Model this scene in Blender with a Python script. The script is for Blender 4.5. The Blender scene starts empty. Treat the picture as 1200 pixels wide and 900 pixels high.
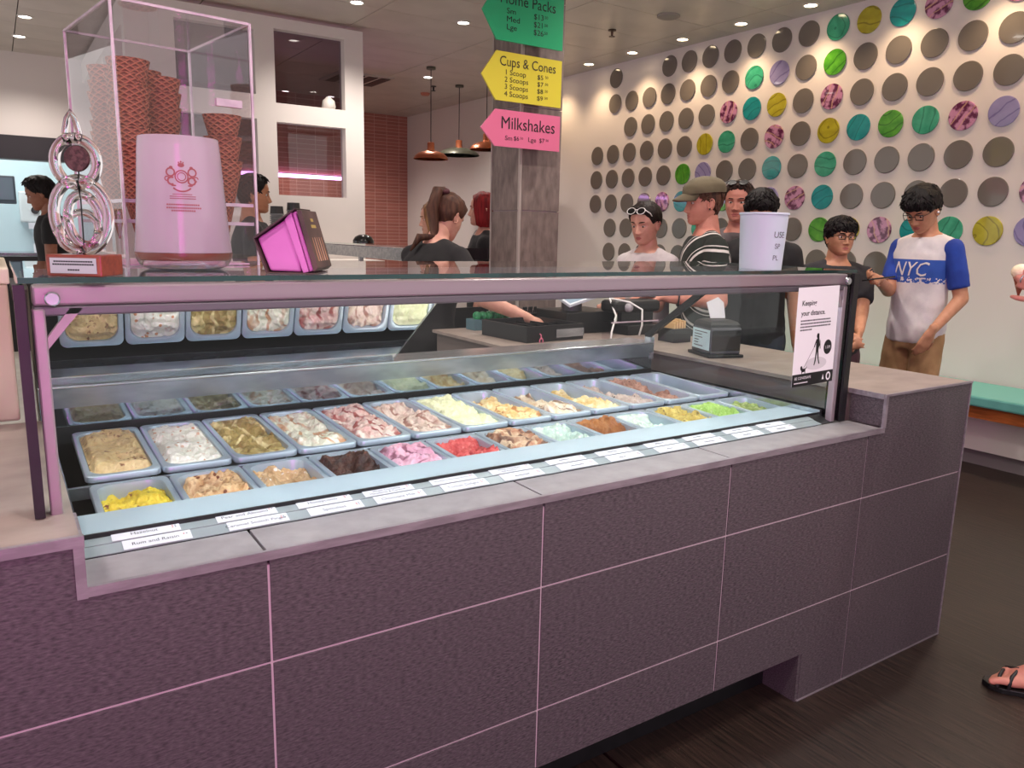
import bpy, bmesh, math, random
import numpy as np
from mathutils import Vector, Matrix, noise
PI = math.pi
random.seed(7)
scene = bpy.context.scene
COL = scene.collection

# ------------------------------------------------------------------ camera
CAM_POS = (-0.3529, -1.2907, 1.366)
right = Vector((0.8362, -0.5479, 0.0223)); up = Vector((0.0852, 0.1699, 0.9818)); fwd = Vector((0.5417, 0.8191, -0.1888))
cd = bpy.data.cameras.new('camera'); cam = bpy.data.objects.new('camera', cd); COL.objects.link(cam)
mw = Matrix((right, up, -fwd)).transposed().to_4x4(); mw.translation = CAM_POS
cam.matrix_world = mw
cd.sensor_fit = 'HORIZONTAL'; cd.sensor_width = 36.0; cd.lens = 36.0 * 911.18 / 1200.0; cd.clip_start = 0.02
scene.camera = cam

# ------------------------------------------------------------------ light and exposure
scene.view_settings.view_transform = 'Standard'; scene.view_settings.look = 'None'
scene.view_settings.gamma = 1.0; scene.view_settings.use_curve_mapping = False
scene.view_settings.exposure = 0.16
world = bpy.data.worlds.new('world'); scene.world = world; world.use_nodes = True
bg = world.node_tree.nodes['Background']; bg.inputs[0].default_value = (1.0, 0.96, 0.95, 1); bg.inputs[1].default_value = 0.85
CEIL = 3.09
def spot(x, y, power, col, ang=110, blend=0.6, size=0.05, z=CEIL - 0.03, aim=None):
    l = bpy.data.lights.new('downlight_lamp', 'SPOT'); l.energy = power; l.color = col
    l.spot_size = math.radians(ang); l.spot_blend = blend; l.shadow_soft_size = size
    o = bpy.data.objects.new('downlight_lamp', l); COL.objects.link(o); o.location = (x, y, z)
    if aim: o.rotation_euler = (Vector(aim) - Vector((x, y, z))).to_track_quat('-Z', 'Y').to_euler()
    return o
WARM = (1.0, 0.70, 0.42); NEUT = (1.0, 0.90, 0.82)
WALL_LIGHTS = [(4.87, 2.70 + 0.655 * k) for k in range(-4, 6)]
for x, y in WALL_LIGHTS: spot(x, y, 24, WARM, 110, 0.9)
MAIN_LIGHTS = [(2.13, 4.74), (3.07, 4.74), (0.03, 6.9), (0.01, 7.76), (3.9, 7.0),  # last lamp here is added for general light
               (0.4, 2.3), (1.9, 1.5), (3.2, 2.2), (3.3, 0.3), (1.8, -0.6), (0.2, -0.9), (-1.0, 1.4), (-1.2, -0.8), (1.2, -2.2), (3.0, -1.6), (2.9, 9.0), (3.5, 9.0)]  # unseen lamps added for general light, the last pair for the far tiles
for x, y in MAIN_LIGHTS: spot(x, y, 66, NEUT, 140, 0.7)

# ------------------------------------------------------------------ helpers
PM = {}
def wm(o): return PM.get(o.name, Matrix.Identity(4)) if o else Matrix.Identity(4)
def link(o): COL.objects.link(o); return o
def tag(o, label=None, cat=None, group=None, kind=None):
    if label: o['label'] = label
    if cat: o['category'] = cat
    if group: o['group'] = group
    if kind: o['kind'] = kind
    return o
def thing(name, label, cat, loc=(0, 0, 0), rz=0.0, group=None, kind=None):
    o = link(bpy.data.objects.new(name, None)); o.empty_display_size = 0.05
    o.location = loc; o.rotation_euler = (0, 0, rz)
    PM[o.name] = Matrix.Translation(loc) @ Matrix.Rotation(rz, 4, 'Z')
    return tag(o, label, cat, group, kind)
def mesh_obj(name, me, parent=None, loc=None, rot=None):
    o = link(bpy.data.objects.new(name, me)); o.parent = parent
    if loc is not None: o.location = loc
    if rot is not None: o.rotation_euler = rot
    return o
class MB:
    def __init__(s): s.v = []; s.f = []; s.mi = []; s.cur = 0
    def add(s, vs, fs):
        n = len(s.v); s.v += [tuple(p) for p in vs]; s.f += [tuple(i + n for i in f) for f in fs]; s.mi += [s.cur] * len(fs); return s
    def box(s, x0, x1, y0, y1, z0, z1, M=None):
        vs = [(x0, y0, z0), (x1, y0, z0), (x1, y1, z0), (x0, y1, z0), (x0, y0, z1), (x1, y0, z1), (x1, y1, z1), (x0, y1, z1)]
        if M is not None: vs = [M @ Vector(p) for p in vs]
        return s.add(vs, [(0, 3, 2, 1), (4, 5, 6, 7), (0, 1, 5, 4), (1, 2, 6, 5), (2, 3, 7, 6), (3, 0, 4, 7)])
    def prism(s, poly, d0, d1, axis='y'):
        # poly: 2-D points; extruded along axis from d0 to d1
        def P(a, b, d): return {'y': (a, d, b), 'x': (d, a, b), 'z': (a, b, d)}[axis]
        n = len(poly); vs = [P(a, b, d0) for a, b in poly] + [P(a, b, d1) for a, b in poly]
        fs = [tuple(range(n)), tuple(reversed(range(n, 2 * n)))] + [(i, i + n, (i + 1) % n + n, (i + 1) % n) for i in range(n)]
        return s.add(vs, fs)
    def rings(s, rs, cap=True, closed=True):
        n = len(rs[0]); vs = [p for r in rs for p in r]; fs = []
        for k in range(len(rs) - 1):
            for i in range(n if closed else n - 1):
                j = (i + 1) % n; fs.append((k * n + i, k * n + j, (k + 1) * n + j, (k + 1) * n + i))
        if cap and closed: fs.append(tuple(reversed(range(n)))); fs.append(tuple(range((len(rs) - 1) * n, len(rs) * n)))
        return s.add(vs, fs)
    def lathe(s, prof, n=32, c=(0, 0, 0), M=None):
        rs = []
        for r, z in prof:
            ring = [Vector((r * math.cos(2 * PI * i / n), r * math.sin(2 * PI * i / n), z)) for i in range(n)]
            rs.append([(M @ p if M is not None else p) + Vector(c) for p in ring])
        return s.rings(rs)
    def tube(s, pts, r, n=8, cap=True):
        pts = [Vector(p) for p in pts]; rr = r if isinstance(r, (list, tuple)) else [r] * len(pts)
        rs = []; ref = None
        for i, p in enumerate(pts):
            t = (pts[min(i + 1, len(pts) - 1)] - pts[max(i - 1, 0)])
            if t.length < 1e-9: t = Vector((0, 0, 1))
            t.normalize()
            if ref is None: ref = t.orthogonal().normalized()
            else:
                ref = ref - t * ref.dot(t)
                if ref.length < 1e-6: ref = t.orthogonal()
                ref.normalize()
            b = t.cross(ref)
            rs.append([p + (ref * math.cos(2 * PI * k / n) + b * math.sin(2 * PI * k / n)) * rr[i] for k in range(n)])
        return s.rings(rs, cap)
    def sphere(s, c, r, nu=12, nv=8, M=None):
        r = (r, r, r) if not isinstance(r, (tuple, list)) else r
        rs = []
        for j in range(nv + 1):
            a = PI * j / nv; e = max(math.sin(a), 0.002)
            ring = [Vector((r[0] * e * math.cos(2 * PI * i / nu), r[1] * e * math.sin(2 * PI * i / nu), -r[2] * math.cos(a))) for i in range(nu)]
            rs.append([(M @ p if M is not None else p) + Vector(c) for p in ring])
        return s.rings(rs)
    def mesh(s, name, mats=None, smooth=None, local=Matrix.Identity(4)):
        me = bpy.data.meshes.new(name); inv = local.inverted()
        me.from_pydata([inv @ Vector(p) for p in s.v], [], s.f)
        if mats:
            for m in (mats if isinstance(mats, (list, tuple)) else [mats]): me.materials.append(m)
            if len(me.materials) > 1: me.polygons.foreach_set('material_index', s.mi)
        if smooth is not None:
            me.polygons.foreach_set('use_smooth', [True] * len(me.polygons))
            if smooth < 179: me.set_sharp_from_angle(angle=math.radians(smooth))
        me.update(); return me
    def build(s, name, mats, parent=None, smooth=None, bevel=0.0, label=None, cat=None, group=None, kind=None):
        if parent is None:
            a = np.array(s.v); lo = a.min(0); hi = a.max(0); L = Matrix.Translation(((lo[0] + hi[0]) / 2, (lo[1] + hi[1]) / 2, lo[2]))
        else: L = wm(parent)
        o = link(bpy.data.objects.new(name, s.mesh(name, mats, smooth, L))); o.parent = parent
        if parent is None: o.location = L.translation
        PM[o.name] = L
        if bevel:
            b = o.modifiers.new('bevel', 'BEVEL'); b.width = bevel; b.segments = 2; b.limit_method = 'ANGLE'; b.harden_normals = False
        return tag(o, label, cat, group, kind)

# ------------------------------------------------------------------ materials
def srgb(r, g, b):
    f = lambda c: (c / 255 / 12.92) if c <= 10.3 else ((c / 255 + 0.055) / 1.055) ** 2.4
    return (f(r), f(g), f(b), 1.0)
def mat(name, col, rough=0.5, metal=0.0, col2=None, nscale=20.0, stretch=(1, 1, 1), ndetail=4.0, contrast=(0.4, 0.6), bump=0.0, bscale=None,
        spec=0.5, coat=0.0, emit=None, estr=0.0, sheen=0.0, coord='Object', sss=0.0):
    m = bpy.data.materials.new(name); m.use_nodes = True; nt = m.node_tree; N = nt.nodes; Lk = nt.links
    p = N['Principled BSDF']; p.inputs['Base Color'].default_value = col; p.inputs['Roughness'].default_value = rough
    p.inputs['Metallic'].default_value = metal; p.inputs['Specular IOR Level'].default_value = spec; p.inputs['Coat Weight'].default_value = coat
    if sss: p.inputs['Subsurface Weight'].default_value = sss; p.inputs['Subsurface Radius'].default_value = (0.01, 0.004, 0.002)
    if sheen: p.inputs['Sheen Weight'].default_value = sheen
    if emit: p.inputs['Emission Color'].default_value = emit; p.inputs['Emission Strength'].default_value = estr
    if col2 or bump:
        tc = N.new('ShaderNodeTexCoord'); mp = N.new('ShaderNodeMapping'); mp.inputs['Scale'].default_value = stretch
        Lk.new(tc.outputs[coord], mp.inputs[0]); nz = N.new('ShaderNodeTexNoise'); nz.inputs['Scale'].default_value = nscale; nz.inputs['Detail'].default_value = ndetail
        Lk.new(mp.outputs[0], nz.inputs['Vector'])
        if col2:
            rp = N.new('ShaderNodeValToRGB'); rp.color_ramp.elements[0].position = contrast[0]; rp.color_ramp.elements[1].position = contrast[1]
            rp.color_ramp.elements[0].color = col2; rp.color_ramp.elements[1].color = col
            Lk.new(nz.outputs['Fac'], rp.inputs[0]); Lk.new(rp.outputs[0], p.inputs['Base Color'])
        if bump:
            src = nz
            if bscale:
                src = N.new('ShaderNodeTexNoise'); src.inputs['Scale'].default_value = bscale; src.inputs['Detail'].default_value = 4; Lk.new(mp.outputs[0], src.inputs['Vector'])
            b = N.new('ShaderNodeBump'); b.inputs['Strength'].default_value = bump; b.inputs['Distance'].default_value = 0.01
            Lk.new(src.outputs['Fac'], b.inputs['Height']); Lk.new(b.outputs[0], p.inputs['Normal'])
    return m
def clear_mat(name, tint=(1, 1, 1, 1), ior=1.45, rough=0.0, boost=1.0):
    # thin clear sheet: mirror reflection by Fresnel, straight transmission
    m = bpy.data.materials.new(name); m.use_nodes = True; nt = m.node_tree; N = nt.nodes; Lk = nt.links
    N.remove(N['Principled BSDF']); out = N['Material Output']
    t = N.new('ShaderNodeBsdfTransparent'); t.inputs[0].default_value = tint
    g = N.new('ShaderNodeBsdfGlossy'); g.inputs['Roughness'].default_value = rough; g.inputs[0].default_value = (1, 1, 1, 1)
    fr = N.new('ShaderNodeFresnel'); fr.inputs[0].default_value = ior
    mu = N.new('ShaderNodeMath'); mu.operation = 'MULTIPLY'; mu.inputs[1].default_value = boost; mu.use_clamp = True
    geo = N.new('ShaderNodeNewGeometry'); inv = N.new('ShaderNodeMath'); inv.operation = 'SUBTRACT'; inv.inputs[0].default_value = 1.0; Lk.new(geo.outputs['Backfacing'], inv.inputs[1])
    m2 = N.new('ShaderNodeMath'); m2.operation = 'MULTIPLY'; Lk.new(mu.outputs[0], m2.inputs[0]); Lk.new(inv.outputs[0], m2.inputs[1])
    mx = N.new('ShaderNodeMixShader'); Lk.new(fr.outputs[0], mu.inputs[0]); Lk.new(m2.outputs[0], mx.inputs[0]); Lk.new(t.outputs[0], mx.inputs[1]); Lk.new(g.outputs[0], mx.inputs[2]); Lk.new(mx.outputs[0], out.inputs[0])
    return m
def emit_mat(name, col, s):
    m = bpy.data.materials.new(name); m.use_nodes = True; nt = m.node_tree; N = nt.nodes
    N.remove(N['Principled BSDF']); e = N.new('ShaderNodeEmission'); e.inputs[0].default_value = col; e.inputs[1].default_value = s
    nt.links.new(e.outputs[0], N['Material Output'].inputs[0]); return m
S = srgb
white_wall = mat('white_wall', S(226, 219, 214), 0.6, bump=0.03, bscale=150)
ceil_m = mat('ceiling_metal', S(206, 198, 188), 0.35, 0.0, col2=S(198, 190, 180), nscale=3, bump=0.0)
dark_gap = mat('dark_gap', S(28, 26, 26), 0.8)
floor_m = mat('dark_oak', S(57, 43, 36), 0.42, col2=S(20, 15, 13), nscale=12, stretch=(9, 0.5, 1), ndetail=8, contrast=(0.3, 0.72), bump=0.12)
tile_m = mat('slate_tile', S(101, 91, 96), 0.42, col2=S(52, 45, 50), nscale=210, stretch=(0.40, 1, 1.5), ndetail=7, contrast=(0.30, 0.72), bump=0.08, coord='Object')
tile_top_m = mat('top_tile', S(158, 143, 135), 0.4, col2=S(138, 124, 117), nscale=18, stretch=(0.5, 1, 1), ndetail=8, contrast=(0.3, 0.7), bump=0.04)
ledge_m = mat('ledge_tile', S(146, 141, 144), 0.4, col2=S(130, 125, 128), nscale=22, ndetail=8, contrast=(0.3, 0.7), bump=0.04)
grout_m = mat('grout', S(196, 180, 184), 0.8)
trim_m = mat('brushed_trim', S(150, 142, 148), 0.38, 0.35, col2=S(132, 124, 130), nscale=60, stretch=(0.2, 1, 1))
steel = mat('steel', S(205, 210, 214), 0.25, 0.9, col2=S(180, 186, 192), nscale=40, stretch=(0.15, 1, 1))
steel_white = mat('pale_steel', S(188, 206, 218), 0.35, 0.35)
black_m = mat('black_plastic', S(22, 22, 24), 0.4, col2=S(16, 16, 18), nscale=30)
black_gloss = mat('black_gloss', S(14, 14, 16), 0.12, coat=0.5)
glass_clear = clear_mat('clear_glass', (0.97, 0.99, 0.985, 1), 1.5)
glass_front = clear_mat('front_glass', (0.975, 0.99, 0.985, 1), 1.5, boost=0.45)
glass_top = clear_mat('top_glass', (0.93, 0.97, 0.955, 1), 1.5)
glass_edge = mat('green_glass_edge', S(10, 58, 54), 0.15, col2=S(6, 40, 38), nscale=12, coat=0.5)
acrylic = clear_mat('clear_acrylic', (0.955, 0.935, 0.95, 1), 1.49)
acrylic_edge = mat('acrylic_edge', S(214, 196, 206), 0.15, coat=0.6, col2=S(190, 172, 184), nscale=20)
text_black = mat('print_black', S(20, 20, 22), 0.5)
text_grey = mat('print_grey', S(92, 92, 98), 0.6)
paper_white = mat('paper_white', S(232, 230, 234), 0.6, bump=0.02, bscale=80)
lamp_white = emit_mat('lamp_lens', (1, 0.93, 0.85, 1), 14)
lamp_warm = emit_mat('lamp_lens_warm', (1, 0.78, 0.5, 1), 14)

def text(body, size, M, m, parent, sx=1.0, align='LEFT', ext=0.0, name='lettering', space=1.0, bold=0.0):
    c = bpy.data.curves.new('txt', 'FONT'); c.body = body; c.size = size; c.align_x = align; c.extrude = ext; c.space_character = space; c.resolution_u = 3; c.offset = bold
    t = bpy.data.objects.new('txt', c); COL.objects.link(t)
    me = bpy.data.meshes.new_from_object(t.evaluated_get(bpy.context.evaluated_depsgraph_get()))
    bpy.data.objects.remove(t); bpy.data.curves.remove(c)
    me.transform(wm(parent).inverted() @ M @ Matrix.Diagonal((sx, 1, 1, 1))); me.materials.clear(); me.materials.append(m); me.name = name
    o = mesh_obj(name, me, parent); PM[o.name] = wm(parent); return o
# text standing on a plane facing -y : x right, z up
def face_my(x, y, z, roll=0.0): return Matrix.Translation((x, y, z)) @ Matrix.Rotation(roll, 4, 'Y') @ Matrix.Rotation(PI / 2, 4, 'X')
ORD = ['first', 'second', 'third', 'fourth', 'fifth', 'sixth', 'seventh', 'eighth', 'ninth', 'tenth', 'eleventh', 'twelfth', 'thirteenth', 'fourteenth', 'fifteenth', 'sixteenth', 'seventeenth', 'eighteenth']
# ================================================================== SETTING
def struct(mb, name, m, parent=None, **k):
    o = mb.build(name, m, parent, **k)
    if parent is None: o['kind'] = 'structure'
    return o
XW = 5.088
fl = struct(MB().box(-4, 6.5, -4, 12, -0.06, -0.012), 'floor', dark_gap)
pl = MB().box(-0.0897, 0.0897, -2.2, 2.2, -0.012, 0.0).mesh('plank', floor_m)
for i in range(22):
    for j in range(2):
        o = mesh_obj('plank', pl, fl); o.location = (1.0 + i * 0.18 - fl.location[0], -1.6 + (i % 3) * 0.5 + j * 4.4005 - fl.location[1], 0.06)
bounce_floor = mat('bounce_vinyl', S(196, 188, 178), .4, col2=S(184, 176, 166), nscale=5)  # for unseen floors, made pale to bounce light up to the ceiling
MB().box(-4, 0.9, -1.45, 1.05, -0.012, -0.001).build('floor_covering', floor_m, fl)
MB().box(-4, 2.3, 1.98, 10.5, -0.012, 0.002).build('staff_floor', bounce_floor, fl)
MB().box(-4, 6.5, -4, -1.5, -0.012, 0.002).build('mall_floor', bounce_floor, fl)
ce = struct(MB().box(-3, 6.5, -2.5, 11.5, CEIL + 0.015, CEIL + 0.08), 'ceiling', dark_gap)
pn = MB().box(-0.591, 0.591, -0.2965, 0.2965, 0, 0.02).mesh('panel', ceil_m)
for i in range(-3, 4):
    for j in range(-11, 9):
        o = mesh_obj('panel', pn, ce); cx = 2.35 + 0.595 + i * 1.19
        o.location = (cx - ce.location[0], 4.8 + 0.3 + j * 0.6 - ce.location[1], CEIL - ce.location[2])
struct(MB().box(XW, XW + 0.1, -2.5, 10.2, 0, CEIL), 'wall_right', white_wall)
bb = struct(MB().box(XW - 0.012, XW, -2.5, 10.0, 0, 0.09), 'baseboard_right', black_m)

# pink stacked-tile wall at the far end
def pink_tile():
    m = mat('pink_tile', S(178, 112, 98), 0.3)
    nt = m.node_tree; N = nt.nodes; L = nt.links; p = N['Principled BSDF']
    tc = N.new('ShaderNodeTexCoord'); mp = N.new('ShaderNodeMapping'); mp.inputs['Rotation'].default_value = (PI / 2, 0, 0); L.new(tc.outputs['Object'], mp.inputs[0])
    b = N.new('ShaderNodeTexBrick'); b.offset = 0.0; b.inputs['Color1'].default_value = S(184, 116, 102); b.inputs['Color2'].default_value = S(168, 104, 92); b.inputs['Mortar'].default_value = S(215, 170, 160)
    b.inputs['Scale'].default_value = 1.0; b.inputs['Brick Width'].default_value = 0.2; b.inputs['Row Height'].default_value = 0.05; b.inputs['Mortar Size'].default_value = 0.003
    L.new(mp.outputs[0], b.inputs['Vector']); L.new(b.outputs[0], p.inputs['Base Color'])
    bp = N.new('ShaderNodeBump'); bp.inputs['Strength'].default_value = 0.3; bp.invert = True; L.new(b.outputs['Fac'], bp.inputs['Height']); L.new(bp.outputs[0], p.inputs['Normal'])
    return m
pinkt = pink_tile()
struct(MB().box(1.2, XW, 10.0, 10.1, 0, CEIL), 'wall_far', pinkt)
kit_wall = mat('kitchen_wall', S(206, 226, 230), 0.5)
struct(MB().box(-3.0, 1.2, 10.5, 10.6, 0, CEIL), 'wall_kitchen', kit_wall)
struct(MB().box(-3.0, 0.95, 8.6, 8.75, 2.26, CEIL), 'wall_left_upper', white_wall)
struct(MB().box(-3.0, 0.95, 8.55, 8.75, 2.02, 2.26), 'trim_1', mat('dark_fascia', S(44, 42, 46), 0.4))
struct(MB().box(-3.0, 0.95, 8.6, 8.75, 0, 1.02), 'wall_left_lower', black_m)
struct(MB().box(0.95, 1.2, 8.6, 10.6, 0, CEIL), 'wall_left', white_wall)

# white partition with square openings, facing the counter
pt = struct(MB().box(0.58, 0.93, 5.42, 5.54, 0, 3.05), 'wall_partition', white_wall)
def pbox(*a): MB().box(*a).build('partition_panel', white_wall, pt)
pbox(0.93, 1.53, 5.42, 5.54, 2.93, 3.05); pbox(0.93, 1.53, 5.42, 5.54, 2.25, 2.44); pbox(0.93, 1.53, 5.42, 5.54, 0, 1.55)
pbox(1.53, 1.69, 5.42, 5.54, 0, 3.05); pbox(1.69, 2.29, 5.42, 5.54, 2.965, 3.05); pbox(1.69, 2.29, 5.42, 5.54, 2.24, 2.39); pbox(1.69, 2.29, 5.42, 5.54, 0, 1.65)
pbox(2.29, 2.46, 5.42, 5.54, 0, 3.05)
tint = clear_mat('tinted_pane', (0.55, 0.5, 0.54, 1), 1.5)
tint2 = clear_mat('mirror_pane', (0.8, 0.76, 0.78, 1), 1.5, boost=1.5)
for i, (x0, x1, z0, z1, m) in enumerate([(0.93, 1.53, 2.44, 2.93, tint), (1.69, 2.29, 2.39, 2.965, tint), (1.69, 2.29, 1.65, 2.24, tint2), (0.93, 1.53, 1.55, 2.25, tint)]):
    MB().box(x0, x1, 5.50, 5.508, z0, z1).build('pane', m, pt)
# side return of the partition running back: beam and posts
sp = struct(MB().box(0.58, 0.68, 5.54, 8.55, 2.85, 3.05), 'wall_partition_side', white_wall)
for y in (6.1, 6.9, 7.7): MB().box(0.60, 0.66, y, y + 0.06, 0, 2.85).build('post', white_wall, sp)
MB().box(0.58, 0.68, 5.54, 8.55, 0, 1.1).build('low_wall', white_wall, sp)
# pink tiles with a mauve light strip seen through the lower opening
struct(MB().box(1.25, 3.1, 7.0, 7.1, 1.95, 2.75), 'wall_kitchen_tiles', pinkt)
tl = MB().box(1.25, 3.1, 6.97, 6.995, 1.90, 1.935)
tl.build('led_strip', emit_mat('mauve_led', (0.8, 0.42, 1.0, 1), 9.0), label='mauve light strip under the pink tiles behind the partition opening', cat='light strip')

# tiled column
col_core = struct(MB().box(2.318, 2.60, 2.71, 3.01, 0, CEIL), 'column', grout_m)
col_tile = mat('column_tile', S(140, 124, 118), 0.5, col2=S(104, 90, 86), nscale=30, stretch=(1, 1, 0.35), ndetail=8, contrast=(0.3, 0.7), bump=0.06)
zs = [0, 0.31, 0.91, 1.51, 2.11, 2.71, CEIL]
for a, b in zip(zs[:-1], zs[1:]):
    MB().box(2.326, 2.606, 2.70, 2.71, a + 0.003, b - 0.003).build('tile', col_tile, col_core)
    MB().box(2.308, 2.318, 2.716, 3.02, a + 0.003, b - 0.003).build('tile', col_tile, col_core)
MB().box(2.305, 2.322, 2.697, 2.714, 0, CEIL).build('corner_trim', mat('corner_trim', S(178, 166, 160), 0.5, 0.2), col_core)
MB().box(2.303, 2.312, 3.013, 3.024, 0, CEIL).build('corner_trim', bpy.data.materials['corner_trim'], col_core)

# ---------------- ceiling fittings
dl_ring = MB().lathe([(0.062, 0.0), (0.062, -0.006), (0.048, -0.008), (0.044, 0.0)], 24)
ring_me = dl_ring.mesh('ring', mat('lamp_ring', S(225, 220, 214), 0.4), 40)
lens_n = MB().lathe([(0.044, -0.001), (0.044, -0.004), (0.001, -0.005)], 24).mesh('lens', lamp_white)
lens_w = MB().lathe([(0.044, -0.001), (0.044, -0.004), (0.001, -0.005)], 24).mesh('lens', lamp_warm)
def downlight(x, y, lens, label, group):
    t = thing('downlight', label, 'downlight', (x, y, CEIL), 0, group); mesh_obj('ring', ring_me, t); mesh_obj('lens', lens, t)
for i, (x, y) in enumerate(WALL_LIGHTS):
    n = 9 - i
    downlight(x, y, lens_w, f'warm recessed downlight beside the disc wall, {ORD[n]} from the column', 'wall downlights')
names = ['round downlight above the white partition corner', 'round downlight on the ceiling left of the green menu sign', 'upper of two downlights above the left white wall', 'lower of two downlights above the left white wall', 'added downlight above the pendant lamps', 'unseen downlight above the waffle cone box', 'unseen downlight above the cash drawer', 'unseen downlight above the smiling man in the queue', 'unseen downlight above the bare end of the tiled counter', 'unseen downlight above the floor before the counter end', 'unseen downlight above the front tiles of the counter', 'unseen downlight above the beige machine', 'unseen downlight left of the magenta tube light', 'unseen downlight above the walkway before the counter', 'unseen downlight above the customer at the right edge', 'added unseen downlight near the far pink tiles, behind the partition', 'added unseen downlight near the far pink tiles, nearer the disc wall']
for i, (x, y) in enumerate(MAIN_LIGHTS):
    downlight(x, y, lens_n, names[i], 'ceiling downlights')
vt = thing('ceiling_vent', 'square ceiling air vent with dark slots right of the partition', 'vent', (3.3, 7.63, CEIL))
MB().box(2.97, 3.63, 7.3, 7.96, CEIL - 0.012, CEIL).build('frame', mat('vent_frame', S(190, 182, 176), 0.5), vt)
for k in range(4):
    MB().box(3.03 + 0.155 * k, 3.14 + 0.155 * k, 7.36, 7.9, CEIL - 0.018, CEIL - 0.012).build('slot', black_m, vt)
def sprinkler(x, y, label, m):
    t = thing('sprinkler', label, 'sprinkler', (x, y, CEIL))
    MB().lathe([(0.035, 0), (0.035, -0.008), (0.012, -0.012), (0.009, -0.05), (0.001, -0.05)], 16, (x, y, CEIL)).build('body', m, t, 40)
    MB().lathe([(0.001, -0.052), (0.026, -0.052), (0.026, -0.057), (0.001, -0.057)], 16, (x, y, CEIL)).build('deflector', m, t, 40)
brass = mat('brass', S(90, 72, 60), 0.35, 0.8)
sprinkler(4.19, 4.16, 'small brass sprinkler on the ceiling right of the green sign', brass)
sprinkler(4.21, 7.46, 'small dark sprinkler on the ceiling above the pendant lamps', black_m)
MB().lathe([(0.06, 0), (0.06, -0.012), (0.045, -0.03), (0.001, -0.032)], 20, (4.35, 7.95, CEIL)).build('smoke_detector', mat('det', S(190, 120, 100), 0.5), None, 40, label='round reddish smoke detector on the ceiling near the pendants', cat='detector')
MB().lathe([(0.09, 0), (0.09, -0.012), (0.07, -0.02), (0.001, -0.02)], 24, (4.25, 3.55, CEIL)).build('ceiling_speaker', mat('spk', S(160, 152, 145), 0.5), None, 40, label='round flush ceiling speaker near the wall downlights', cat='speaker')

# ---------------- pendant lamps
copper = mat('copper_shade', S(196, 120, 84), 0.3, 0.7, col2=S(180, 104, 72), nscale=8)
olive = mat('green_shade', S(92, 92, 78), 0.4, 0.3, col2=S(80, 80, 68), nscale=8)
glow = emit_mat('pendant_glow', (1, 0.95, 0.9, 1), 18)
for x, y, z, m, lab, rr in [(3.68, 6.5, 2.145, copper, 'copper dome pendant lamp, leftmost of the three', 0.186), (4.42, 7.2, 2.285, olive, 'olive green dome pendant lamp with copper neck, middle of the three', 0.245), (4.38, 6.5, 2.295, copper, 'copper dome pendant lamp half hidden by the tiled column', 0.186)]:
    t = thing('pendant_lamp', lab, 'pendant lamp', (x, y, z), 0, 'pendant lamps over the back counter')
    MB().lathe([(rr, 0), (rr + .003, .004), (rr * .95, .03), (rr * .75, .062), (rr * .45, .083), (.05, .092), (.05, .088), (rr * .43, .079), (rr * .72, .058), (rr * .92, .027), (rr, 0)], 32, (x, y, z)).build('shade', m, t, 60)
    MB().lathe([(.045, .088), (.04, .10), (.038, .17), (.03, .178), (.004, .18)], 20, (x, y, z)).build('neck', copper, t, 40)
    MB().lathe([(rr * .88, .018), (rr * .88, .014), (.001, .012)], 32, (x, y, z)).build('diffuser', glow, t)
    MB().tube([(x, y, z + .178), (x, y, CEIL)], 0.005, 6).build('cord', black_m, t)
    MB().lathe([(.05, -.025), (.05, 0), (.001, 0)], 20, (x, y, CEIL)).build('canopy', olive, t, 40)

# ---------------- round discs on the right wall
ROWS = ['.G..GGGGGGGMYTPLP', '.GGGGGGGMVGLGGGGGG', '..GGGGGPTYGPGGGGGG', 'GGGGGGYMGPGYTLMPVG', 'GGGGGLVGGTGMGGGGGY', 'GGGGPTYLGVPTGGGGGP', '.GGGGGMGGGGLYPTMYV', '.GGGGGGGGGGGGGG...']
def disc_mat(n, a, b, c, sc, cont):
    m = mat('disc_' + n, a, 0.12, col2=b, nscale=sc, ndetail=6, contrast=cont, coat=0.6)
    nt = m.node_tree; N = nt.nodes; L = nt.links; p = N['Principled BSDF']
    src = p.inputs['Base Color'].links[0].from_socket
    tc = [x for x in N if x.type == 'TEX_COORD'][0]; oi = N.new('ShaderNodeObjectInfo')
    w = N.new('ShaderNodeTexWave'); w.wave_type = 'RINGS'; w.inputs['Scale'].default_value = 4; w.inputs['Distortion'].default_value = 6; w.inputs['Detail'].default_value = 3
    ad = N.new('ShaderNodeVectorMath'); ad.operation = 'ADD'; L.new(tc.outputs['Object'], ad.inputs[0]); L.new(oi.outputs['Random'], ad.inputs[1]); L.new(ad.outputs[0], w.inputs['Vector'])
    r = N.new('ShaderNodeValToRGB'); r.color_ramp.elements[0].position = 0.02; r.color_ramp.elements[1].position = 0.07; r.color_ramp.elements[0].color = (.6, .6, .6, 1); r.color_ramp.elements[1].color = (0, 0, 0, 1); L.new(w.outputs['Fac'], r.inputs[0])
    mx = N.new('ShaderNodeMix'); mx.data_type = 'RGBA'; L.new(r.outputs[0], mx.inputs[0]); L.new(src, mx.inputs[6]); mx.inputs[7].default_value = c; L.new(mx.outputs[2], p.inputs['Base Color'])
    return m
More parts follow.
